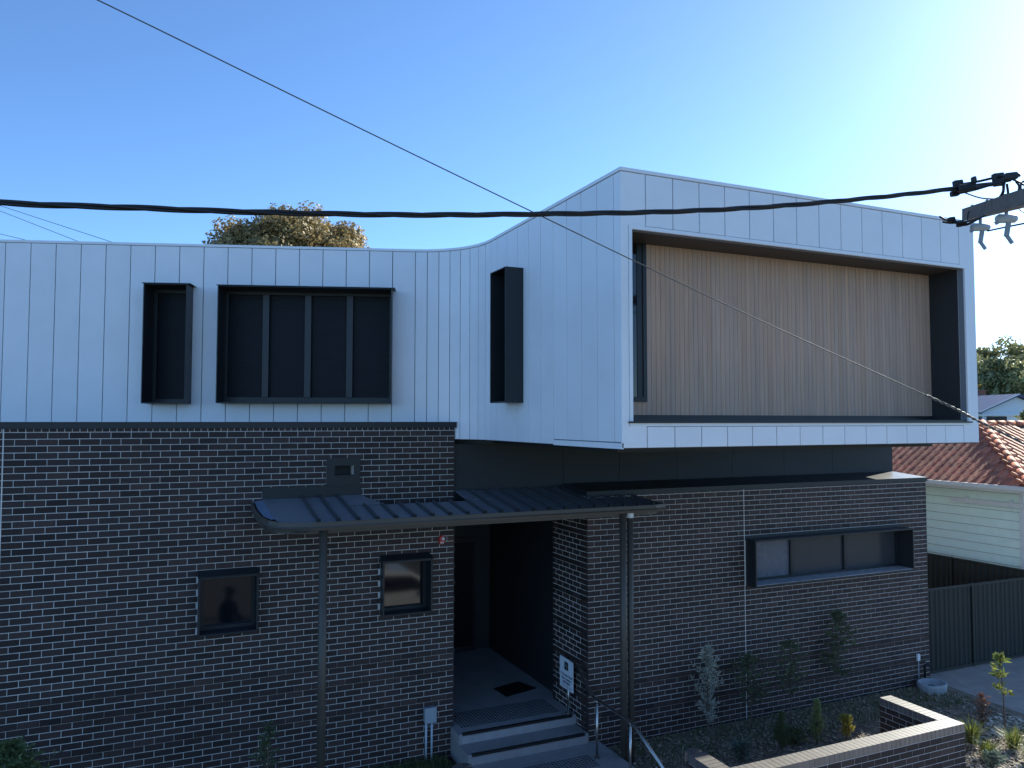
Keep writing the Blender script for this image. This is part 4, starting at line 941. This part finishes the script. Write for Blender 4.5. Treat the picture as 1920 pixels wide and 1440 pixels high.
# ------------------------------------------------------------------ person and car seen mirrored in the ground floor windows
def person(label, loc, rz_):
    t = newthing('person', label, 'person', loc)
    V = [(0,0,.95),(0,0,1.12),(0,0,1.3),(0,.0,1.42),(0,.01,1.5),                     # pelvis..neck 0-4
         (-.19,0,1.40),(-.25,.04,1.14),(-.14,.27,1.12),(-.08,.33,1.13),              # left arm 5-8
         (.19,0,1.40),(.25,.04,1.14),(.14,.27,1.12),(.08,.33,1.13),                  # right arm 9-12
         (-.10,0,.9),(-.11,.02,.5),(-.12,-.02,.09),(-.13,.15,.035),                  # left leg 13-16
         (.10,0,.9),(.11,.02,.5),(.12,-.02,.09),(.13,.15,.035),                      # right leg
         (0,.02,1.57),(0,.035,1.66),(0,.03,1.74)]                                    # head 21-23
    Ed = [(0,1),(1,2),(2,3),(3,4),(3,5),(5,6),(6,7),(7,8),(3,9),(9,10),(10,11),(11,12),(0,13),(13,14),(14,15),(15,16),(0,17),(17,18),(18,19),(19,20),(4,21),(21,22),(22,23)]
    rad = [(.15,.11),(.14,.1),(.16,.11),(.13,.09),(.055,.055),(.07,.07),(.05,.05),(.036,.036),(.034,.022),(.07,.07),(.05,.05),(.036,.036),(.034,.022),(.095,.095),(.065,.065),(.045,.045),(.045,.035),(.095,.095),(.065,.065),(.045,.045),(.045,.035),(.075,.085),(.082,.098),(.06,.07)]
    for s_, w_ in ((-1, 8), (1, 12)):                                                # five fingers each, curled on the controller
        for k_ in range(5):
            b = len(V); o = (k_-2)*.016
            V += [(s_*(.07), .345, 1.13+o), (s_*.045, .365 if k_ < 4 else .33, 1.125+o), (s_*.022, .36 if k_ < 4 else .325, 1.12+o)]
            Ed += [(w_, b), (b, b+1), (b+1, b+2)]; rad += [(.0095,.0095), (.009,.009), (.007,.007)]
    me = bpy.data.meshes.new('body'); me.from_pydata(V, Ed, []); o = bpy.data.objects.new('body', me); COL.objects.link(o)
    o.modifiers.new('skin', 'SKIN'); o.modifiers.new('sub', 'SUBSURF').levels = 2
    for i, r_ in enumerate(rad): me.skin_vertices[0].data[i].radius = r_
    me.skin_vertices[0].data[0].use_root = True
    bpy.context.view_layer.update(); m2 = bpy.data.meshes.new_from_object(o.evaluated_get(bpy.context.evaluated_depsgraph_get())); bpy.data.objects.remove(o)
    for m_ in (mat('black_clothing', (.012,.012,.014), .8), mat('skin', (.5,.28,.2), .55), BLACK): m2.materials.append(m_)
    for p in m2.polygons:
        c = p.center; p.use_smooth = True
        p.material_index = 1 if (c.z > 1.535 or (c.y > .26 and c.z > 1.0)) else (2 if c.z < .07 else 0)
    rot = Matrix.Translation(loc) @ Matrix.Rotation(rz_, 4, 'Z')
    def put(me_, nm):
        me_.transform(rot); q = link(nm, me_, t); q.matrix_parent_inverse = t.matrix_world.inverted(); return q
    put(m2, 'body')
    mb = MB()                                                                         # cap with peak
    for j in range(6):
        a = j/5*math.pi/2*.96; mb.v += [(.096*math.cos(a)*math.cos(2*math.pi*i/18), .025+.112*math.cos(a)*math.sin(2*math.pi*i/18), 1.70+.085*math.sin(a)) for i in range(18)]
    for j in range(5):
        for i in range(18): mb.f.append((j*18+i, j*18+(i+1) % 18, (j+1)*18+(i+1) % 18, (j+1)*18+i))
    mb.m = [0]*len(mb.f); mb.prism([(-.07,.11),(.07,.11),(.06,.2),(0,.22),(-.06,.2)], lambda x, y: (x, y, 1.695), lambda x, y: (x, y, 1.705)); put(mb.mesh('cap', BLACK, True), 'cap')
    hd = MB()
    for s_ in (-1, 1):
        hd.tube([(s_*.03,.108,1.665),(s_*.03,.122,1.665)], .009, 8); hd.tube([(s_*.088,.03,1.64),(s_*.1,.03,1.67)], .016, 8, 1)
    hd.tube([(0,.118,1.655),(0,.142,1.63),(0,.12,1.622)], [.008,.013,.009], 8, 1); hd.tube([(-.025,.116,1.595),(.025,.116,1.595)], .006, 6, 2)
    put(hd.mesh('face', [BLACK, bpy.data.materials['skin'], mat('lips', (.4,.15,.13), .5)]), 'face')
    ct = MB().box((-.07,.31,1.10),(.07,.38,1.135)); put(ct.mesh('remote_controller', GPLAS), 'remote_controller')
person('person in black cap and clothes holding a controller, mirrored in the left ground floor window', Vector((-2.92, -5.25, -.02)), R(-50))

def car(label, loc):
    t = newthing('car', label, 'car', loc); L = Vector(loc)
    paint = mat('white_car_paint', (.72,.73,.74), .25, coat=1.); gl = PANE
    prof = [(-2.1,.35),(-2.15,.62),(-2.0,.92),(-1.85,1.0),(-1.45,1.38),(-.6,1.47),(.3,1.40),(1.05,.98),(1.75,.86),(2.08,.70),(2.12,.35)]
    mb = MB(); n_ = len(prof)
    for y, f_ in ((-.86,.0),(-.88,.0),(-.84,.0)): pass
    ring = lambda y, k_: [(x*(1 if z < 1.0 else 1), y*(1 if z < .98 else 1-(z-.98)*k_), z) for x, z in prof]
    secs = [ring(-.86, .38), ring(-.6, .1), ring(0, 0), ring(.6, .1), ring(.86, .38)]
    for i, s_ in enumerate(secs):
        mb.v += [(x, y, z+(.03 if 0 < i < 4 and z > 1.2 else 0)) for x, y, z in s_]
    for i in range(4):
        for j in range(n_-1): mb.f.append((i*n_+j, i*n_+j+1, (i+1)*n_+j+1, (i+1)*n_+j))
        mb.f.append((i*n_+n_-1, i*n_, (i+1)*n_, (i+1)*n_+n_-1))
    mb.f += [tuple(range(n_-1, -1, -1)), tuple(4*n_+j for j in range(n_))]; mb.m = [0]*len(mb.f)
    mb.v = [tuple(Vector(v)+L) for v in mb.v]; bevel(sub(t, mb, 'body', paint), .05, 3)
    def q(name, pts, m_=gl): sub(t, MB().add([Vector(p)+L for p in pts], [tuple(range(len(pts)))]), name, m_, fix=False)
    q('windscreen', [(.38,-.62,1.40),(.38,.62,1.40),(1.03,.74,1.02),(1.03,-.74,1.02)]); q('rear_window', [(-1.47,-.6,1.37),(-1.86,-.7,1.02),(-1.86,.7,1.02),(-1.47,.6,1.37)])
    for s_ in (-1, 1):
        w1, w2 = .872*s_, .745*s_
        q('side_window', [(-.55,w1,1.02),(.85,w1,1.02),(.30,w2,1.34),(-.55,w2,1.38)]); q('side_window', [(-1.6,w1,1.02),(-.65,w1,1.02),(-.65,w2,1.38),(-1.35,w2,1.33)])
        for x in (-1.3, 1.3):
            c = L+Vector((x, .80*s_, .32)); wh = sub(t, MB().tube([c-Vector((0,.1,0)), c+Vector((0,.1,0))], .32, 24), 'wheel', BLACK)
            o = MB().tube([c-Vector((0,.105,0)), c+Vector((0,.105,0))], .2, 16).obj('rim', GPLAS, wh); o.matrix_parent_inverse = wh.matrix_world.inverted()
        sub(t, MB().box(L+Vector((2.0,.5*s_-.15,.62)), L+Vector((2.1,.5*s_+.15,.74))), 'headlight', WPLAS); sub(t, MB().box(L+Vector((-2.14,.6*s_-.12,.75)), L+Vector((-2.02,.6*s_+.12,.9))), 'tail_light', REDP)
        sub(t, MB().box(L+Vector((.72,.88*s_-.02,1.0)), L+Vector((.86,1.0*s_ if s_ > 0 else -.98,1.12))), 'mirror', paint)
car('white car parked on the street, mirrored in the right ground floor window', (1.2, -7.75, -.03))
